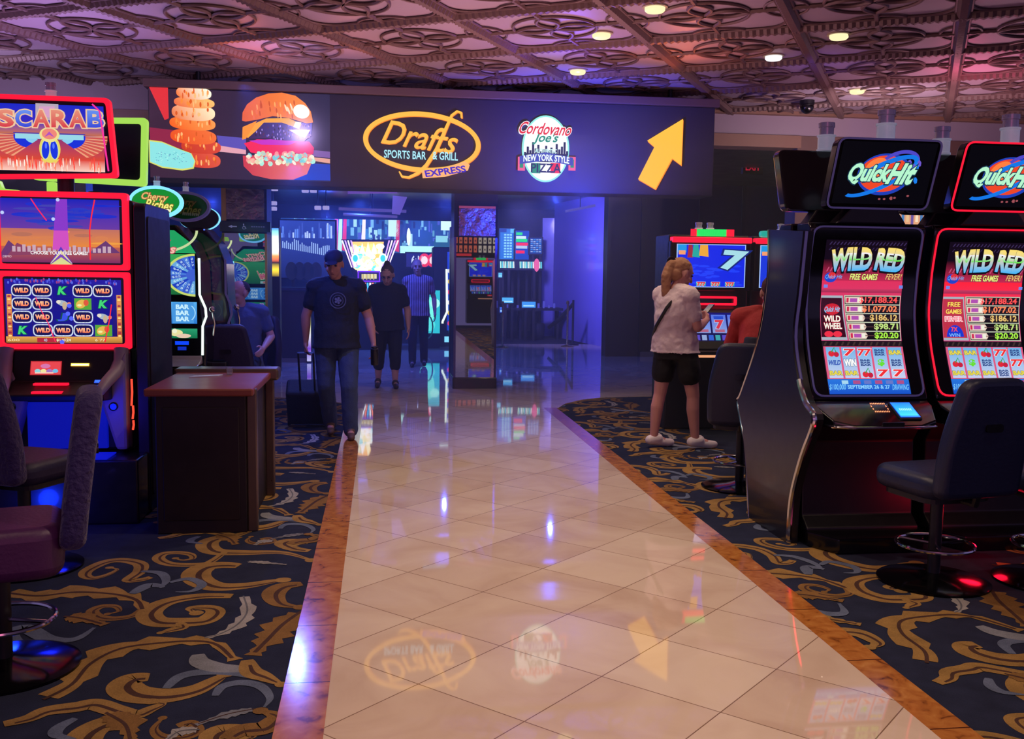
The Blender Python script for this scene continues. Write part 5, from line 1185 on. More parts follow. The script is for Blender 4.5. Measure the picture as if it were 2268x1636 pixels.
# small monitors among the tables behind the middle pillar
for i, (x0, y0, x1, y1, c, lab) in enumerate(((1112, 659, 1137, 671, '#4aa8f0', 'small blue monitor low beside the pillar, tilted over a dark desk'), (1156, 668, 1186, 681, '#3a90f0', 'wider small blue monitor nearest the violet wall'), (1107, 680, 1118, 692, '#3a60d8', 'tiny blue monitor lowest beside the pillar'), (1104, 604, 1112, 614, '#60c0f0', 'tiny cyan monitor under the ticker ribbon'))):
    videowall('monitor', lab, ((x0, y0), (x1, y0), (x1, y1)), 22.6+i*.1, lambda a, w, h, c=c: (a.rect(-w, 0, w, h, c, l=0), a.rect(-w*.8, h*.2, w*.8, h*.4, '#a8e0ff', l=1)), 'monitor', 'small monitors in the far hall')
# betting desks and stools (dim)
t = thing('betting_desk', 'long dark desk under the small blue monitors', 'desk', (3.4, 23.2, 0))
b = MB(); b.box(-1.1, 0, .70, .9, .7, .76); b.build('desk_top', M_hall, t); [MB().box(x_, .3, 0, x_+.05, .6, .7).build('leg', M_hall, t) for x_ in (-1.05, -.1, .8)]
b = MB()
for i in range(14): b.box(-.95+i*.125, .1, .76, -.90+i*.125, .14, .82+.05*(i % 3))
b.build('papers', mat('dim_paper', '#7a80a8', .6), t)
# brass and black stanchions by the violet wall
t = thing('stanchion', 'brass post standing on the marble before the violet wall', 'post', tuple(G(1256, 768)))
b = MB(); b.lathe([(.14, 0), (.14, .02), (.03, .05), (.022, .06), (.022, .92), (.035, .93), (.035, .98), (.01, 1.0)], n=16); b.build('pole', mat('brass', '#a08458', .25, .9), t, smooth=True)
t = thing('stanchion', 'black post just behind the brass post, its belt sagging to the floor side', 'post', tuple(G(1268, 764)))
b = MB(); b.lathe([(.14, 0), (.14, .02), (.03, .05), (.025, .06), (.025, 1.0)], n=16); b.build('pole', M_satin, t, smooth=True)
b = MB(); b.tube([(0, 0, .92), (-.25, .3, .55), (-.45, .6, .35)], [.02, .03, .02], 6, flat=2); b.build('belt', M_satin, t)
t = thing('stanchion', 'thin brass post standing just beside the middle pillar', 'post', tuple(G(1113, 770)))
b = MB(); b.lathe([(.14, 0), (.14, .02), (.03, .05), (.022, .06), (.022, .98)], n=16); b.build('pole', mat('brass', '#a08458', .25, .9), t, smooth=True)
t = thing('bin', 'low black bin at the foot of the violet wall', 'bin', tuple(G(1190, 752)))
b = MB(); b.lathe([(.16, 0), (.18, .36), (.15, .40)], n=16); b.build('body', M_satin, t, smooth=True)
# brown counter below the dark video panel
c0 = G(600, 803); c1 = G(684, 803)
t = thing('counter', 'dark brown service counter with a steel foot rail, behind the man with the suitcase', 'counter', ((c0.x+c1.x)/2-.15, c0.y, 0)); w = (c1.x-c0.x)/2+.15
b = MB(); b.box(-w, 0, .08, w, .9, 1.22); b.build('front', mat('counter_brown', '#2a141c', .3, coat=.3, bump=(5, .1)), t, bevel=.01)
b = MB(); b.box(-w-.04, -.05, 1.22, w+.04, .95, 1.28); b.build('counter_top', M_satin, t, bevel=.01)
b = MB(); b.box(-w, -.02, 0, w, .9, .08); b.build('kick_rail', mat('steel_base', '#8a8078', .3, .6), t)
b = MB(); b.box(-w*.5, -.055, 1.235, w*.9, -.048, 1.265); b.build('shelf_light', mat('edge_violet', '#4a4a78', .2, .8), t)
# lit column ends and edges
def strip(name, label, px0, px1, py0, py1, Y, cols, cat='light'):
    p0 = WY(px0, py1, Y); p1 = WY(px1, py0, Y); t = thing(name, label, cat, ((p0.x+p1.x)/2, Y, 0)); w = (p1.x-p0.x)/2
    b = MB(); b.box(-w-.01, 0, 0, w+.01, .25, p1.z+.02); b.build('body', M_satin, t)
    a = Art(.004); n = len(cols); h = p1.z-p0.z
    for i in range(n-1): a.grad(-w, p0.z+h*i/(n-1), w, p0.z+h*(i+1)/(n-1), cols[i], cols[i+1], 2, 1, i*.1)
    a.build('lit_face', SCRB if cat == 'light' else SCR, t, f=lambda x, y, k: (x, -.004-k*.004, y)); return t
strip('light_box', 'bright white and yellow light box on the side beside the direction board pillar', 594, 617, 505, 612, 15.6, ['#4a3c10', '#c8b020', '#180c20', '#ff8040', '#ffffff', '#ffffff', '#90e0ff', '#3060b0'])
strip('light_column', 'thin lit column of white, violet and yellow behind the suitcase man', 680, 688, 628, 800, 17.2, ['#c8c8ff', '#8040e0', '#f0f0ff', '#e8f080', '#7028e0', '#e8e8a0', '#ffffff'], 'lit column')
strip('light_column', 'thin multicoloured lit column touching the near side of the middle pillar', 998, 1003, 505, 770, 14.6, ['#707080', '#a09070', '#5868c0', '#c83070', '#f0e8c0', '#ffffff', '#30a0c0', '#e03060'], 'lit column')
# ---- popcorn box machine in the hall
t = thing('slot_machine', 'slot machine with a blazing striped popcorn-box topper in the middle of the far hall', 'slot machine', (WY(818, 560, 20.0).x, 20.0, 0))
X_, _, Z_ = t.location
def pc(px, py): p = WY(px, py, 20.0); return (p.x-X_, p.z)
b = MB(); b.box(-.36, .05, 0, .36, .6, pc(818, 660)[1]); b.build('cabinet', M_satin, t, bevel=.02)
b = MB(); b.prism_xz([pc(792, 640), pc(844, 640), pc(878, 530), pc(755, 530)], .02, .35); tp = b.build('topper', M_satin, t)
a = Art(.008)
a.poly([pc(792, 604), pc(842, 604), pc(850, 535), pc(778, 535)], '#ffb840', 0)
for i in range(46):
    r_ = random.Random(i); p_ = pc(784+r_.random()*60, 545+r_.random()*54); a.ell(p_[0], p_[1], .05+r_.random()*.05, .05+r_.random()*.06, ['#ffffff', '#fff0a0', '#ffd060', '#f8fff0', '#60d8e0'][i % 5], 9, l=.4+(i % 4)*.2)
for s_ in (0, 1):
    for i in range(4):
        x = (756+i*6.5) if s_ == 0 else (880-i*6.5); x2 = (778+i*4.2) if s_ == 0 else (858-i*4.2)
        a.poly([pc(x, 532), pc(x+3.5, 532), pc(x2+2.5, 592), pc(x2, 592)], '#f0d8ff' if i % 2 == 0 else '#b890ff', 1.6)
for i in range(5): p_ = pc(790+i*13, 550-abs(i-2)*-4); a.poly([pc(783+i*13, 562), pc(796+i*13, 562), pc(789+i*13, 535+abs(i-2)*3)], ['#fff8c0', '#ffffff'][i % 2], 1.8)
for x in (787, 848): p_ = pc(x, 572); a.ell(p_[0], p_[1], .08, .10, '#30b8c0', 14, l=2.2); a.ring(p_[0], p_[1], .08, .10, .03, '#d8fff0', 14, l=2.4)
a.rect(*pc(792, 624), *pc(842, 600), '#6028d8', l=2); a.rect(*pc(795, 621), *pc(839, 603), '#181040', l=2.3); 
for i in range(13): p_ = pc(801+i*2.6, 612); a.rect(p_[0], p_[1]-.045-.02*(i % 3 == 1), p_[0]+.016, p_[1]+.05, ['#d8d078', '#b8a858', '#e8e0a8'][i % 3], l=2.6)
for i in range(6): a.poly([pc(800+i*6, 626), pc(804+i*6, 626), pc(811+i*3, 652), pc(809+i*3, 652)], ['#f0f0ff', '#f08060', '#40b0f0'][i % 3], 2.5)
a.build('topper_screen', SCRB if 0 else screen_mat('popcorn', 1.9), tp, f=lambda x, y, k: (x, .018-k*.008, y))
# cyan figure screen and white-edged machine
def cyan(a, w, h):
    a.rect(-w, 0, w, h, '#28b8c8', l=0); a.ell(-.05, h*.55, .10, h*.3, '#70f0e0', 12, l=1); a.ell(-.1, h*.2, .16, h*.16, '#50d8d8', 12, l=1.2); a.ell(.05, h*.7, .1, .1, '#a0fff0', 10, l=1.5); a.ring(-.1, h*.15, .12, .25, .03, '#103040', 14, l=2)
videowall('cyan_screen', 'upright cyan screen low in the hall, beside the man in the striped shirt', ((942, 643), (974, 643), (974, 738)), 20.5, cyan)
t = thing('slot_machine', 'slot machine outlined by a bent white light line, just before the middle pillar edge', 'slot machine', (WY(990, 700, 21.0).x, 21.0, 0)); X_ = t.location.x
b = MB(); b.box(-.30, .02, 0, .25, .6, 2.1); b.build('cabinet', M_satin, t, bevel=.02)
b = MB(); b.tube([(pc(988, 600)[0]*0+WY(x, y, 21).x-X_, -.02, WY(x, y, 21).z) for x, y in ((989, 596), (990, 690), (980, 712), (980, 716))], .025, 6); b.build('edge_light', G_white, t)
b = MB(); b.box(-.05, -.02, .1, .22, .02, .22); b.build('foot_light', G_cyan, t)
a = Art(.006); a.rect(.0, .35, .12, 2.0, '#1438c8', l=0); a.rect(.04, .3, .10, 1.9, '#28a8e8', l=1)
for i in range(6): a.ell(.05, .5+i*.22, .04, .05, ['#f04070', '#f0d040', '#ffffff'][i % 3], 10, l=2)
a.build('side_screen', SCR, t, f=lambda x, y, k: (x, .015-k*.006, y))
# lit lines and chevron under the hall ceiling
t = thing('ceiling_chevron', 'violet lit chevron panel hanging under the dark hall ceiling', 'light', (WY(884, 455, 16).x, 16, 2.9)); X_ = t.location.x
b = MB(); b.prism_xz([(WY(x, y, 16).x-X_, WY(x, y, 16).z-2.9) for x, y in ((868, 473), (886, 475), (902, 436), (870, 433))], 0, .06); b.build('panel', glow('violet_panel', '#6a58c0', .8), t)
b = MB(); b.cyl((-.05, .03, .05), (-.05, .03, .41), .015); b.build('rod', M_satin, t)
for i, (x0, x1, y0, y1, Y, c, lab) in enumerate(((770, 880, 425, 424, 14.4, '#7050c0', 'long violet light line nearest under the sign'), (940, 992, 418, 421, 14.2, '#60a8d8', 'short pale blue light line under the sign, left of the pillar head'), (750, 900, 462, 468, 18.3, '#5c50a8', 'upper dim violet light line in the hall ceiling'), (760, 880, 474, 480, 20.3, '#6050a0', 'lower dim violet light line in the hall ceiling'), (455, 520, 405, 410, 14.4, '#4a48a0', 'dim violet light line above the direction board pillar'), (1252, 1318, 468, 455, 20.2, '#6058b8', 'slanted pale line over the violet wall'))):
    p0, p1 = WY(x0, y0, Y), WY(x1, y1, Y); m_ = glow('line%d' % i, c, .8)
    t = tag(MB().tube([p0, p1], .03, 6).build('light_line', m_), lab.replace('left of', 'beside'), 'light', 'light lines of the hall ceiling')
    mb_ = MB(); mb_.cyl(((p0.x+p1.x)/2, Y, (p0.z+p1.z)/2), ((p0.x+p1.x)/2, Y, 3.3), .01); o = mb_.build('rod', M_satin, t)
for i, (x, y) in enumerate(((608, 418), (676, 422), (694, 422), (704, 460), (722, 460), (606, 450), (606, 462))):
    p = WY(x, y, 15+i*.2); o = tag(MB().box(-.05, -.03, -.03, .05, .03, .03).build('spotlight', glow('spot_dim', '#a8a0e0', .9), bevel=.01), 'small pale spot fixture under the dark hall ceiling', 'ceiling light', 'small spot fixtures of the hall ceiling'); o.location = p
    mb_ = MB(); mb_.cyl((0, 0, .02), (0, 0, 3.3-p.z), .008); mb_.build('rod', M_satin, o)
# exit sign
p = WY(1668, 370, 15.5)
t = thing('exit_sign', 'small dim red EXIT sign between the big sign and the black toppers', 'sign', tuple(p))
b = MB(); b.box(-.17, 0, -.11, .17, .08, .11); b.build('box', M_satin, t, bevel=.008)
b = MB(); b.box(-.01, .03, .11, .01, .05, 3.3-p.z); b.build('rod', M_satin, t)
a = Art(.003); a.text('EXIT', 0, 0, .24, .10, '#a81030', off=.03); a.build('letters', SCR, t)
# ================================================================== PEOPLE
SKIN = mat('skin', '#b98678', .5, bump=(40, .1)); SKIN2 = mat('skin_pale', '#c89c90', .5, bump=(40, .1))
def bake(mb, name, m, parent, vox=.009, smooth_it=4, disp=None):
    me = mb.mesh('tmp'); o = bpy.data.objects.new('tmp', me); COL.objects.link(o)
    r = o.modifiers.new('r', 'REMESH'); r.mode = 'VOXEL'; r.voxel_size = vox
    s = o.modifiers.new('s', 'SMOOTH'); s.iterations = smooth_it; s.factor = .5
    if disp:
        tx = bpy.data.textures.new('folds', 'CLOUDS'); tx.noise_scale = disp[0]
        d = o.modifiers.new('d', 'DISPLACE'); d.texture = tx; d.strength = disp[1]; d.mid_level = .5
    bpy.context.view_layer.update()
    me2 = bpy.data.meshes.new_from_object(o.evaluated_get(bpy.context.evaluated_depsgraph_get()))
    bpy.data.objects.remove(o)
    me2.polygons.foreach_set('use_smooth', [True]*len(me2.polygons)); me2.materials.clear(); me2.materials.append(m)
    me2.name = name
    return put(name, me2, parent)
def loft(mb, rings, n=20):
    """rings: (centre, half width vector, half depth vector)"""
    vs = []; fs = []
    for c, a, d in rings:
        c, a, d = Vector(c), Vector(a), Vector(d)
        for j in range(n): t = 2*PI*j/n; vs.append(c+a*math.cos(t)+d*math.sin(t))
    m = len(rings)
    for i in range(m-1):
        for j in range(n): fs.append((i*n+j, i*n+(j+1) % n, (i+1)*n+(j+1) % n, (i+1)*n+j))
    fs += [tuple(range(n))[::-1], tuple((m-1)*n+j for j in range(n))]
    mb.add(vs, fs)
def hand(mb, wrist, d, side, curl=.4, pn=None, s=1.0):
    """wrist point, direction of the palm, thumb side vector"""
    d = Vector(d).normalized(); side = Vector(side); side = (side-d*side.dot(d)).normalized(); nrm = d.cross(side).normalized()
    if pn is not None and nrm.dot(Vector(pn)) < 0: nrm = -nrm
    w = Vector(wrist); mb.cap(w, .024*s, w+d*.03*s, .026*s)
    for k in (-.026, -.009, .009, .026): mb.cap(w+d*.02*s+side*k*.7*s, .015*s, w+d*.088*s+side*k*s, .0115*s, 8)
    for k, ln in ((.027, .072), (.009, .080), (-.009, .074), (-.026, .058)):
        p = w+d*.088*s+side*k*s; dd = d.copy()
        for i, f in enumerate((.45, .32, .25)):
            dd = (dd*math.cos(curl*(.7+.3*i))+nrm*math.sin(curl*(.7+.3*i))).normalized(); q = p+dd*ln*f*s
            mb.cap(p, (.0102-.001*i)*s, q, (.0094-.001*i)*s, 8); p = q
    p = w+d*.03*s+side*.026*s; q = p+(d*.55+side*.7+nrm*.3).normalized()*.038*s; r_ = q+(d*.9+side*.15+nrm*.35).normalized()*.03*s
    mb.cap(p, .014*s, q, .0115*s, 8); mb.cap(q, .0112*s, r_, .009*s, 8)
def frame_of(fwd, up=(0, 0, 1)):
    f = Vector(fwd).normalized(); u = Vector(up); r_ = f.cross(u).normalized(); u = r_.cross(f).normalized(); return r_, f, u     # r_ = person's right-hand side
def head(mb, c, fwd, up=(0, 0, 1), s=1.0):
    r_, f, u = frame_of(fwd, up); rot = Matrix((r_, f, u)).transposed(); c = Vector(c); P = lambda x, y, z: c+rot @ Vector((x, y, z))*s
    mb.ball(P(0, -.01, .03), (.074*s, .092*s, .088*s), 18, 12, rot); mb.ball(P(0, .018, -.035), (.058*s, .066*s, .075*s), 16, 10, rot)
    mb.ball(P(0, .052, -.088), (.026*s, .024*s, .022*s), 10, 8, rot)             # chin
    mb.cap(P(0, .082, .02), .010*s, P(0, .103, -.022), .014*s, 8)               # nose
    mb.ball(P(0, .078, -.055), (.024*s, .013*s, .010*s), 10, 6, rot)             # mouth
    mb.ball(P(0, .072, .036), (.052*s, .016*s, .011*s), 10, 6, rot)              # brow
    for k in (-1, 1): mb.ball(P(k*.076, -.008, -.005), (.011*s, .019*s, .031*s), 10, 8, rot); mb.ball(P(k*.038, .055, -.025), (.024*s, .022*s, .022*s), 10, 8, rot)
    return P, rot
def face_parts(parent, P, rot, s=1.0):
    for k in (-1, 1):
        b = MB(); b.ball(P(k*.031, .077, .014), (.013*s, .008*s, .008*s), 10, 8, rot); b.build('eye', mat('eye', '#181014', .2), parent, smooth=True)
    b = MB(); b.ball(P(0, .090, -.056), (.020*s, .006*s, .005*s), 10, 6, rot); b.build('mouth', mat('lips', '#8a4a48', .5), parent, smooth=True)
def figure(label, loc, J, fwd, head_fwd, skin=SKIN, shirt=None, pants=None, sleeve=.5, leg_end=1.0, hands=None, shoe=None, build=1.0, top_hem=None, grp=None, shorts_flare=1.0, sex='m', shirt_disp=(.06, .012)):
    """J holds joints in local metres: pel, che, nec, hed, and pairs sho elb wri hip kne ank toe as (right, left)"""
    t = thing('person', label, 'person', loc, 0, grp); r_, f, u = frame_of(fwd); B = build
    J = {k: ([Vector(q) for q in v] if isinstance(v, list) else Vector(v)) for k, v in J.items()}
    sv = (J['sho'][0]-J['sho'][1]); sw = sv.length/2; sv.normalize(); spine = (J['nec']-J['pel']).normalized()
    hv = (J['hip'][0]-J['hip'][1]).normalized(); fd = spine.cross(sv).normalized()
    if fd.dot(f) < 0: fd = -fd
    def torso(mb, e=0, hem=None, neck=True):
        wst = J['pel'].lerp(J['che'], .5)
        rings = []
        if hem is not None: rings.append((J['pel']-spine*hem, hv*(.175*B+e+.01), fd*(.125*B+e+.01)))
        rings += [(J['pel']-spine*.05, hv*(.168*B+e), fd*(.122*B+e)), (J['pel']+spine*.05, hv*(.162*B+e), fd*(.122*B+e)), (wst, hv*((.140 if sex == 'f' else .155)*B+e), fd*(.112*B+e)), (J['che'], sv*(.165*B+e), fd*(.122*B+e)),
                  (J['che'].lerp(J['nec'], .55), sv*(.17*B+e), fd*(.108*B+e)), (J['che'].lerp(J['nec'], .85), sv*(sw*.78+e), fd*(.075+e)), (J['nec'], sv*(.07+e*.5), fd*(.062+e*.5))]
        loft(mb, rings)
        for k in (0, 1): mb.cap(J['nec'].lerp(J['sho'][k], .35)-spine*.01, .05+e, J['sho'][k], .055*B+e)
    body = MB(); torso(body)
    body.cap(J['nec']-spine*.01, .062, J['hed']-Vector((0, 0, .06)), .052)
    for k in (0, 1):
        body.cap(J['sho'][k], .052*B, J['elb'][k], .040*B); body.cap(J['elb'][k], .041*B, J['elb'][k].lerp(J['wri'][k], .35), .040*B); body.cap(J['elb'][k].lerp(J['wri'][k], .35), .040*B, J['wri'][k], .025)
        body.cap(J['hip'][k], .088*B, J['kne'][k], .056*B); mid = J['kne'][k].lerp(J['ank'][k], .3)-f*.012
        body.cap(J['kne'][k], .054*B, mid, .056*B); body.cap(mid, .056*B, J['ank'][k], .034)
        body.cap(J['ank'][k], .036, J['toe'][k], .030)
        if hands and hands[k]: hand(body, J['wri'][k], *hands[k][:2], curl=hands[k][2] if len(hands[k]) > 2 else .4, pn=hands[k][3] if len(hands[k]) > 3 else None)
        else: hand(body, J['wri'][k], (J['wri'][k]-J['elb'][k]), f, .35, pn=(r_*(-1 if k == 0 else 1)))
    P, rot = head(body, J['hed']-Vector((0, 0, .025)), head_fwd, s=1.09)
    bake(body, 'body', skin, t, .0075, 3)
    face_parts(t, P, rot)
    if pants:
        mb = MB(); loft(mb, [(J['pel']+spine*.03, hv*(.160*B+.010), fd*(.118*B+.010)), (J['pel'], hv*(.172*B+.012), fd*(.126*B+.014)), (J['pel']-spine*.10, hv*(.165*B+.010), fd*(.115*B+.012))])
        for k in (0, 1):
            if leg_end >= 1: 
                e_ = J['kne'][k].lerp(J['ank'][k], leg_end-1+.0) if leg_end < 2 else J['ank'][k]
                mb.cap(J['hip'][k], .100*B, J['kne'][k], .074*B); mb.cap(J['kne'][k], .074*B, e_, .064*B)
            else: mb.cap(J['hip'][k].lerp(J['kne'][k], .14), .094*B*shorts_flare, J['hip'][k].lerp(J['kne'][k], leg_end), .092*B*shorts_flare)
        bake(mb, 'trousers' if leg_end > 1.3 else 'shorts', pants, t, .010, 4, (.07, .012))
    if shirt:
        mb = MB(); torso(mb, .030, hem=.10 if top_hem is None else top_hem)
        for k in (0, 1):
            if sleeve <= 1: mb.cap(J['sho'][k], .072*B, J['sho'][k].lerp(J['elb'][k], sleeve), .066*B)
            else: mb.cap(J['sho'][k], .074*B, J['elb'][k], .060*B); mb.cap(J['elb'][k], .060*B, J['wri'][k], .042*B)
        bake(mb, 'shirt', shirt, t, .010, 4, shirt_disp)
    for k in (0, 1):
        mb = MB(); a_, b_ = J['ank'][k], J['toe'][k]; d = (b_-a_); d.z = 0; d.normalize()
        heel = a_-d*.035; mb.cap((heel.x, heel.y, heel.z-.02), .040, (b_.x, b_.y, b_.z+.0), .036); mb.cap((heel.x, heel.y, heel.z-.02), .042, a_+d*.04-Vector((0, 0, .01)), .046)
        mb.cap((b_.x, b_.y, b_.z), .037, (b_+d*.04)[:], .030)
        o = bake(mb, 'shoe', shoe or mat('shoe_dark', '#20181c', .5), t, .009, 3)
    return t, J, P, rot
def hair(t, P, rot, m, parts, s=1.0, disp=(.02, .01)):
    mb = MB()
    for kind, *a in parts:
        if kind == 'b': mb.ball(P(*a[0]), tuple(q*s for q in a[1]), 16, 10, rot)
        elif kind == 'w': mb.cap(P(0, -.115, .035)+Vector(a[0]), a[1], P(0, -.115, .035)+Vector(a[2]), a[3])
        else: mb.cap(P(*a[0]), a[1], P(*a[2]), a[3])
    return bake(mb, 'hair', m, t, .008, 3, disp)
V = Vector
# --- man in a cap pulling a suitcase
navy_shirt = mat('navy_tee', '#141c2c', .85, bump=(80, .3)); jeans = mat('blue_jeans', '#33456a', .85, bump=(120, .4))
man = dict(pel=(0, 0, .95), che=(0, .01, 1.26), nec=(0, .0, 1.49), hed=(-.02, -.07, 1.655),
    sho=[(-.19, .0, 1.415), (.19, .0, 1.415)], elb=[(-.285, .03, 1.15), (.30, .02, 1.13)], wri=[(-.29, .07, .90), (.345, -.07, .90)],
    hip=[(-.10, 0, .90), (.10, 0, .90)], kne=[(-.10, -.02, .50), (.12, -.14, .50)], ank=[(-.07, .16, .12), (.13, -.10, .085)], toe=[(-.06, .04, .045), (.14, -.24, .035)])
MX_ = G(745, 973)
t, J, P, rot = figure('man in dark cap, navy t-shirt and jeans walking with a black suitcase', (MX_.x, MX_.y+.15, 0), man, (0, -1, 0), (-.15, -1, -.35), SKIN, navy_shirt, jeans, .55, 2, shoe=mat('tan_shoe', '#5a4038', .6), build=1.12,
    hands={0: ((-.05, .2, -1), (0, -1, 0), 1.1, (1, 0, 0)), 1: ((.02, -.15, -1), (0, -1, -.2), .5, (-1, 0, 0))})
mb = MB(); mb.ball(P(0, -.012, .055), (.086, .104, .080), 18, 12, rot); o = None
mb.ball(P(0, .10, .045), (.062, .058, .010), 14, 8, rot); bake(mb, 'cap', mat('cap_navy', '#1c2848', .8), t, .007, 3)
hair(t, P, rot, mat('grey_hair', '#5a5050', .8), [('b', (0, -.03, .0), (.080, .080, .06))])
b = MB(); a = Art(.002); a.ring(0, 0, .075, .075, .008, '#5c6478', 30); a.ring(0, 0, .05, .05, .005, '#5c6478', 24)
for i in range(5): a.ell(.022*math.cos(i*1.257), .022*math.sin(i*1.257), .012, .012, '#6c7488', 8)
a.ell(0, 0, .012, .012, '#6c7488', 8)
o = a.build('chest_print', screen_mat('chest_print', 0, rough=.8, col_base=True), t, f=lambda x, y, k: (x+.02, -.172+.9*x*x-k*.001+ (y)*.05, y+1.30))
mb = MB(); mb.lathe([(.033, 0), (.036, .01), (.038, .13), (.036, .155), (.03, .16), (.03, .175), (.01, .178)], n=20); o = mb.build('tumbler', mat('tumbler_black', '#0c0e18', .35), smooth=True); tag(o, 'dark tumbler held low in the hand of the man in the cap', 'tumbler'); o.location = t.location+V((.355, -.115, .70)); o.rotation_euler = (R(8), 0, 0)
# suitcase with its pulled handle
sl = MX_+V((-.25, .55, 0))
t = thing('suitcase', 'black wheeled suitcase tilted behind the man in the cap', 'suitcase', (sl.x-.06, sl.y+.1, 0)); hw = (MX_+V((-.29, .22, .84)))-V((sl.x-.06, sl.y+.1, 0))
ax = (V((hw.x, hw.y, hw.z))-V((0, .25, .05))).normalized(); rt = V((1, 0, 0)); nb = rt.cross(ax).normalized()
def SC_(x, y, z): return tuple(V((0, .25, .06))+rt*x+nb*y+ax*z)
b = MB(); b.box(-.21, -.11, .03, .21, .11, .50); b.v = [SC_(*p) for p in b.v]; b.build('case', mat('black_nylon', '#0c0e16', .7, bump=(90, .3)), t, bevel=.035, seg=3)
L_ = (V((hw.x, hw.y, hw.z))-V((0, .25, .06))).length
b = MB(); b.tube([SC_(-.07, .05, .4), SC_(-.07, .05, L_-.02), SC_(.07, .05, L_-.02), SC_(.07, .05, .4)], .010, 8); b.build('pull_handle', M_satin, t, smooth=True)
for s_ in (-1, 1): b = MB(); b.cyl((s_*.20-.015, .25, .045), (s_*.20+.015, .25, .045), .042); b.build('wheel', M_satin, t)
b = MB(); b.box(-.15, -.118, .1, .15, -.108, .42); b.v = [SC_(*p) for p in b.v]; b.build('front_pocket', mat('black_nylon2', '#11131c', .7), t, bevel=.01)
# --- person in dark t-shirt and capris behind
dark2 = mat('dark_navy_tee', '#0e1630', .85, bump=(80, .3))
J2 = dict(pel=(0, 0, .86), che=(0, -.02, 1.13), nec=(0, -.03, 1.34), hed=(.0, -.10, 1.49),
    sho=[(-.165, -.02, 1.265), (.165, -.02, 1.265)], elb=[(-.25, .02, 1.04), (.26, .02, 1.02)], wri=[(-.19, -.08, .84), (.27, -.05, .79)],
    hip=[(-.09, 0, .82), (.09, 0, .82)], kne=[(-.11, -.05, .46), (.10, -.02, .46)], ank=[(-.12, .04, .09), (.10, -.06, .08)], toe=[(-.13, -.09, .04), (.11, -.19, .035)])
g = G(858, 858)
t, J, P, rot = figure('person with tied-up hair in dark t-shirt and cropped trousers, head bowed, behind the suitcase man', (g.x, g.y, 0), J2, (0, -1, 0), (-.2, -1, -.55), SKIN2, dark2, mat('dark_capri', '#0c1226', .85), .6, 1.45, build=1.12, sex='f', shoe=mat('sandal', '#3a2c30', .6))
hair(t, P, rot, mat('brown_hair', '#4a3838', .7), [('b', (0, -.02, .045), (.086, .10, .088)), ('b', (0, -.05, .13), (.04, .04, .04)), ('b', (0, -.05, -.02), (.078, .06, .08))])
b = MB()
for s_ in (-1, 1): b.tube([P(s_*.031+.02*math.cos(i*PI/6), .092, .014+.015*math.sin(i*PI/6)) for i in range(12)], .003, 6, True)
b.build('spectacles', M_satin, t)
t.scale = (1.04,)*3
# --- man in a striped shirt further back
stripe = bpy.data.materials.new('striped_shirt'); stripe.use_nodes = True; nt = stripe.node_tree; wv = N(nt, 'ShaderNodeTexWave'); wv.inputs['Scale'].default_value = 9; wv.bands_direction = 'X'
tc = N(nt, 'ShaderNodeTexCoord'); nt.links.new(tc.outputs['Object'], wv.inputs['Vector']); rp = ramp(nt, [(.3, '#4a3c68'), (.6, '#b8a0b0')]); nt.links.new(wv.outputs['Fac'], rp.inputs[0]); nt.links.new(rp.outputs[0], nt.nodes['Principled BSDF'].inputs['Base Color']); nt.nodes['Principled BSDF'].inputs['Roughness'].default_value = .8
J3 = dict(pel=(0, 0, .95), che=(0, .01, 1.27), nec=(0, .0, 1.50), hed=(-.02, -.03, 1.68), sho=[(-.18, .0, 1.42), (.18, .0, 1.42)], elb=[(-.24, .03, 1.14), (.27, .04, 1.14)], wri=[(-.22, -.05, .90), (.28, -.04, .90)],
    hip=[(-.09, 0, .90), (.09, 0, .90)], kne=[(-.09, -.08, .50), (.10, .0, .50)], ank=[(-.09, -.04, .085), (.11, .12, .10)], toe=[(-.10, -.18, .035), (.11, .0, .045)])
g = G(925, 812)
t, J, P, rot = figure('man in a striped shirt and dark trousers walking far behind the capri-wearing person', (g.x, g.y, 0), J3, (0, -1, 0), (.1, -1, -.1), SKIN2, stripe, mat('dark_trouser', '#0e1020', .85), .55, 2)
hair(t, P, rot, mat('grey_brown_hair', '#6a6068', .8), [('b', (0, -.025, .045), (.082, .096, .078))])
# --- woman standing at the blue seven machine, seen from behind and the side
white_tee = mat('white_tee', '#d8c8d0', .85, bump=(60, .3)); black_sh = mat('black_shorts', '#07070c', .8)
LEGSK = mat('skin_rose', '#c48c84', .5, bump=(40, .1))
g = G(1492, 992)
wf = V((.88, .47, 0)).normalized(); wr = V((wf.y, -wf.x, 0))   # facing up and to the machine; wr = her right
def WJ(r0, f0, z): p = wr*r0+wf*f0; return (p.x, p.y, z)
J4 = dict(pel=WJ(0, -.02, .86), che=WJ(0, -.03, 1.13), nec=WJ(0, -.03, 1.34), hed=WJ(0, .03, 1.49), sho=[WJ(.165, -.03, 1.285), WJ(-.165, -.03, 1.285)], elb=[WJ(.205, .03, 1.03), WJ(-.21, .04, 1.03)], wri=[WJ(.10, .24, 1.08), WJ(-.08, .23, 1.10)],
    hip=[WJ(.09, .02, .82), WJ(-.09, -.03, .82)], kne=[WJ(.12, .09, .45), WJ(-.11, -.07, .46)], ank=[WJ(.14, .11, .085), WJ(-.12, -.12, .085)], toe=[WJ(.18, .25, .035), WJ(-.09, .01, .035)])
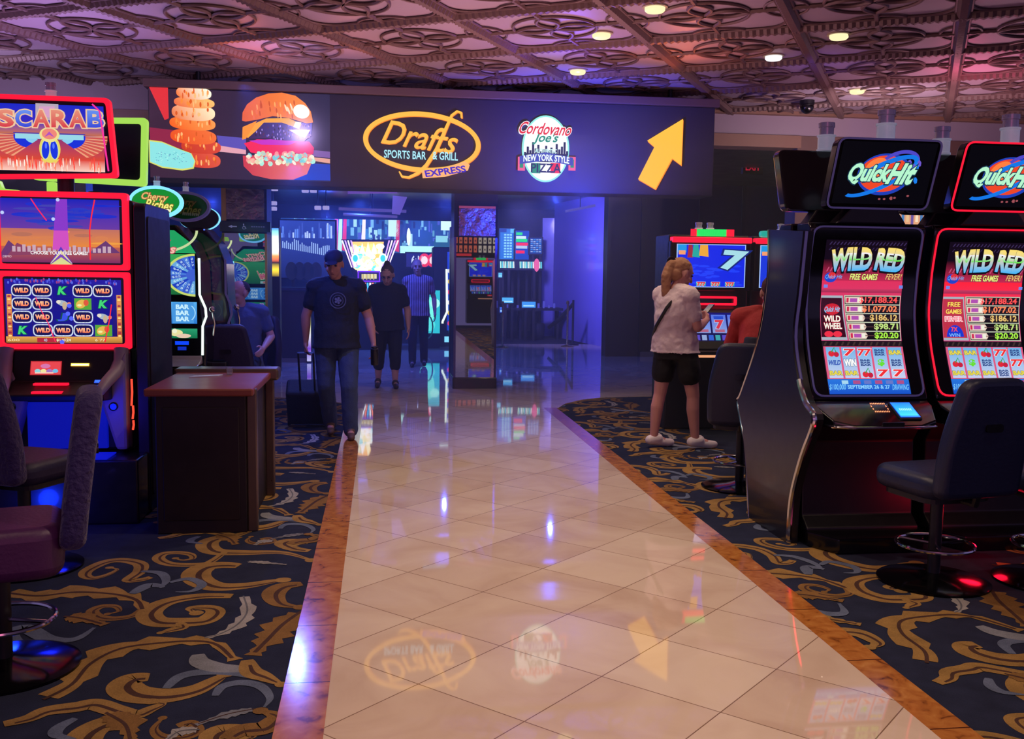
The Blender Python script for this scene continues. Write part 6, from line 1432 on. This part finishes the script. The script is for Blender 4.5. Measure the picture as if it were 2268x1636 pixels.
t, J, P, rot = figure('woman with blonde ponytail in white t-shirt and black shorts looking at a phone', (g.x, g.y, 0), J4, wf, (wf.x*1+.25, wf.y*.8-.1, -.45), LEGSK, white_tee, black_sh, .62, .52, sex='f', build=.98, shoe=mat('white_sneaker', '#e0d8dc', .5), shorts_flare=1.10, top_hem=.04, shirt_disp=(.05, .02),
    hands={0: (tuple(wf*.8-wr*.5+V((0, 0, .25))), (0, 0, 1), .9, tuple(-wr)), 1: (tuple(wf*.8+wr*.5+V((0, 0, .2))), (0, 0, 1), .9, tuple(wr))})
TAIL = [('w', (0, 0, 0), .040, tuple(-wf*.045+V((0, 0, -.10))), .046), ('w', tuple(-wf*.045+V((0, 0, -.10))), .046, tuple(-wf*.05+V((0, 0, -.24))), .036), ('w', tuple(-wf*.05+V((0, 0, -.24))), .036, tuple(-wf*.035+V((0, 0, -.37))), .014)]
hair(t, P, rot, mat('blonde_hair', '#a87858', .6, bump=(50, .4)), [('b', (0, -.022, .045), (.084, .100, .085)), ('b', (0, -.05, -.01), (.078, .062, .07)), ('c', (0, -.09, .05), .035, (0, -.115, .03), .04)]+TAIL)
b = MB(); b.lathe([(.04, -.012), (.042, 0), (.04, .012)], n=14); b.v = [tuple(P(0, -.118, .055)+rot @ V((z_*1.0, 0, 0))*0+V((x_, z_, y_))) for x_, y_, z_ in b.v]; b.build('hair_tie', M_satin, t)
# cross-body strap
b = MB(); pts = [J['nec']+wr*.10+V((0, 0, -.0))-wf*.03, J['che']+wr*.06-wf*.155+V((0, 0, .06)), J['che']-wr*.06-wf*.158+V((0, 0, -.10)), J['pel']-wr*.17-wf*.10+V((0, 0, .06))]
b.tube([tuple(p) for p in pts], .014, 6); b.build('bag_strap', M_satin, t)
t.scale = (1.08,)*3; ph = t.location+V(WJ(.0, .36, 1.17))*1.08; b = MB(); b.box(-.036, -.004, -.07, .036, .004, .07); o = b.build('phone', M_black, bevel=.004); o.location = ph; o.rotation_euler = (R(-50), 0, math.atan2(wf.y, wf.x)-PI/2); tag(o, 'dark phone held in both hands by the woman in the white t-shirt', 'phone')
# --- person in a red top on the navy chair
red = mat('red_top', '#a02428', .8, bump=(70, .3)); navy2 = mat('navy_yoke', '#161c34', .8)
sf = V((.72, .69, 0)).normalized(); sr = V((sf.y, -sf.x, 0))
def SJ(r0, f0, z): p = sr*r0+sf*f0; return (p.x, p.y, z)
J5 = dict(pel=SJ(0, -.02, .72), che=SJ(0, .03, 1.05), nec=SJ(0, .10, 1.31), hed=SJ(0, .16, 1.47), sho=[SJ(.20, .06, 1.25), SJ(-.20, .06, 1.25)], elb=[SJ(.29, .14, .98), SJ(-.33, .14, .98)], wri=[SJ(.2, .44, .94), SJ(-.2, .44, .96)],
    hip=[SJ(.09, -.02, .67), SJ(-.09, -.02, .67)], kne=[SJ(.13, .40, .64), SJ(-.13, .38, .64)], ank=[SJ(.14, .30, .26), SJ(-.15, .12, .22)], toe=[SJ(.14, .42, .22), SJ(-.16, .24, .17)])
g = V((2.84, 7.14, 0))
t, J, P, rot = figure('person in a red and navy top sitting on the navy chair, back turned', tuple(g), J5, sf, (.2, 1, -.1), SKIN, red, mat('grey_leggings', '#20202c', .8), 2, 2, hands=None, shoe=mat('purple_shoe', '#4a3c58', .6))
hair(t, P, rot, mat('auburn_hair', '#4a2430', .7), [('b', (0, -.02, .04), (.086, .10, .088)), ('b', (0, -.05, -.04), (.076, .062, .08))])
mb = MB(); loft(mb, [(V(SJ(0, -.04, .74)), sr*.17, sf*.13), (V(SJ(0, -.015, .96)), sr*.175, sf*.145), (V(SJ(0, .01, 1.12)), sr*.13, sf*.14)]); bake(mb, 'back_panel', navy2, t, .01, 3)
a = Art(.002); a.text('U', 0, 0, .10, .13, '#d8d8e8', off=.04); o = a.build('letter', screen_mat('print_white', 0, rough=.8, col_base=True), t, f=lambda x, y, k: tuple(V(SJ(x+.06, -.172, y+1.0))))
# --- seated person beyond the console, facing the aisle
g = V((sp_.x-.05, 10.15, 0))
J6 = dict(pel=(0, 0, .68), che=(-.01, .0, .97), nec=(-.02, -.01, 1.20), hed=(-.03, -.04, 1.36), sho=[(-.18, -.04, 1.14), (.18, .04, 1.14)], elb=[(-.25, -.10, .90), (.27, .04, .90)], wri=[(-.20, -.34, .84), (.22, -.20, .80)],
    hip=[(-.09, -.02, .65), (.09, -.02, .65)], kne=[(-.12, -.42, .62), (.12, -.42, .62)], ank=[(-.12, -.36, .24), (.12, -.36, .24)], toe=[(-.12, -.48, .20), (.12, -.48, .20)])
t, J, P, rot = figure('seated person with short brown hair in a blue grey collared shirt beyond the console', (g.x+.05, g.y+.1, 0), J6, (-.3, -1, 0), (-.9, -1, .02), SKIN2, mat('slate_shirt', '#4a5c80', .8, bump=(60, .3)), mat('dark_trouser', '#0e1020', .85), .6, 2)
hair(t, P, rot, mat('short_brown_hair', '#3c2c34', .8), [('b', (0, -.03, .045), (.082, .092, .078))])
# ================================================================== ADDED HAZE
def air():
    m = bpy.data.materials.new('added_haze'); m.use_nodes = True; nt = m.node_tree
    nt.nodes.remove(nt.nodes['Principled BSDF']); v = N(nt, 'ShaderNodeVolumeScatter'); v.inputs['Color'].default_value = (.80, .86, 1, 1); v.inputs['Density'].default_value = .020; v.inputs['Anisotropy'].default_value = .25  # scattering volume added for the blue veil
    nt.links.new(v.outputs[0], nt.nodes['Material Output'].inputs['Volume'])
    b = MB(); b.box(-6.1, 8.2, .02, 4.1, 26.8, 3.04); o = b.build('haze', m); tag(o, 'thin added blue haze veiling the opening and far hall', 'haze', kind='stuff')
air()
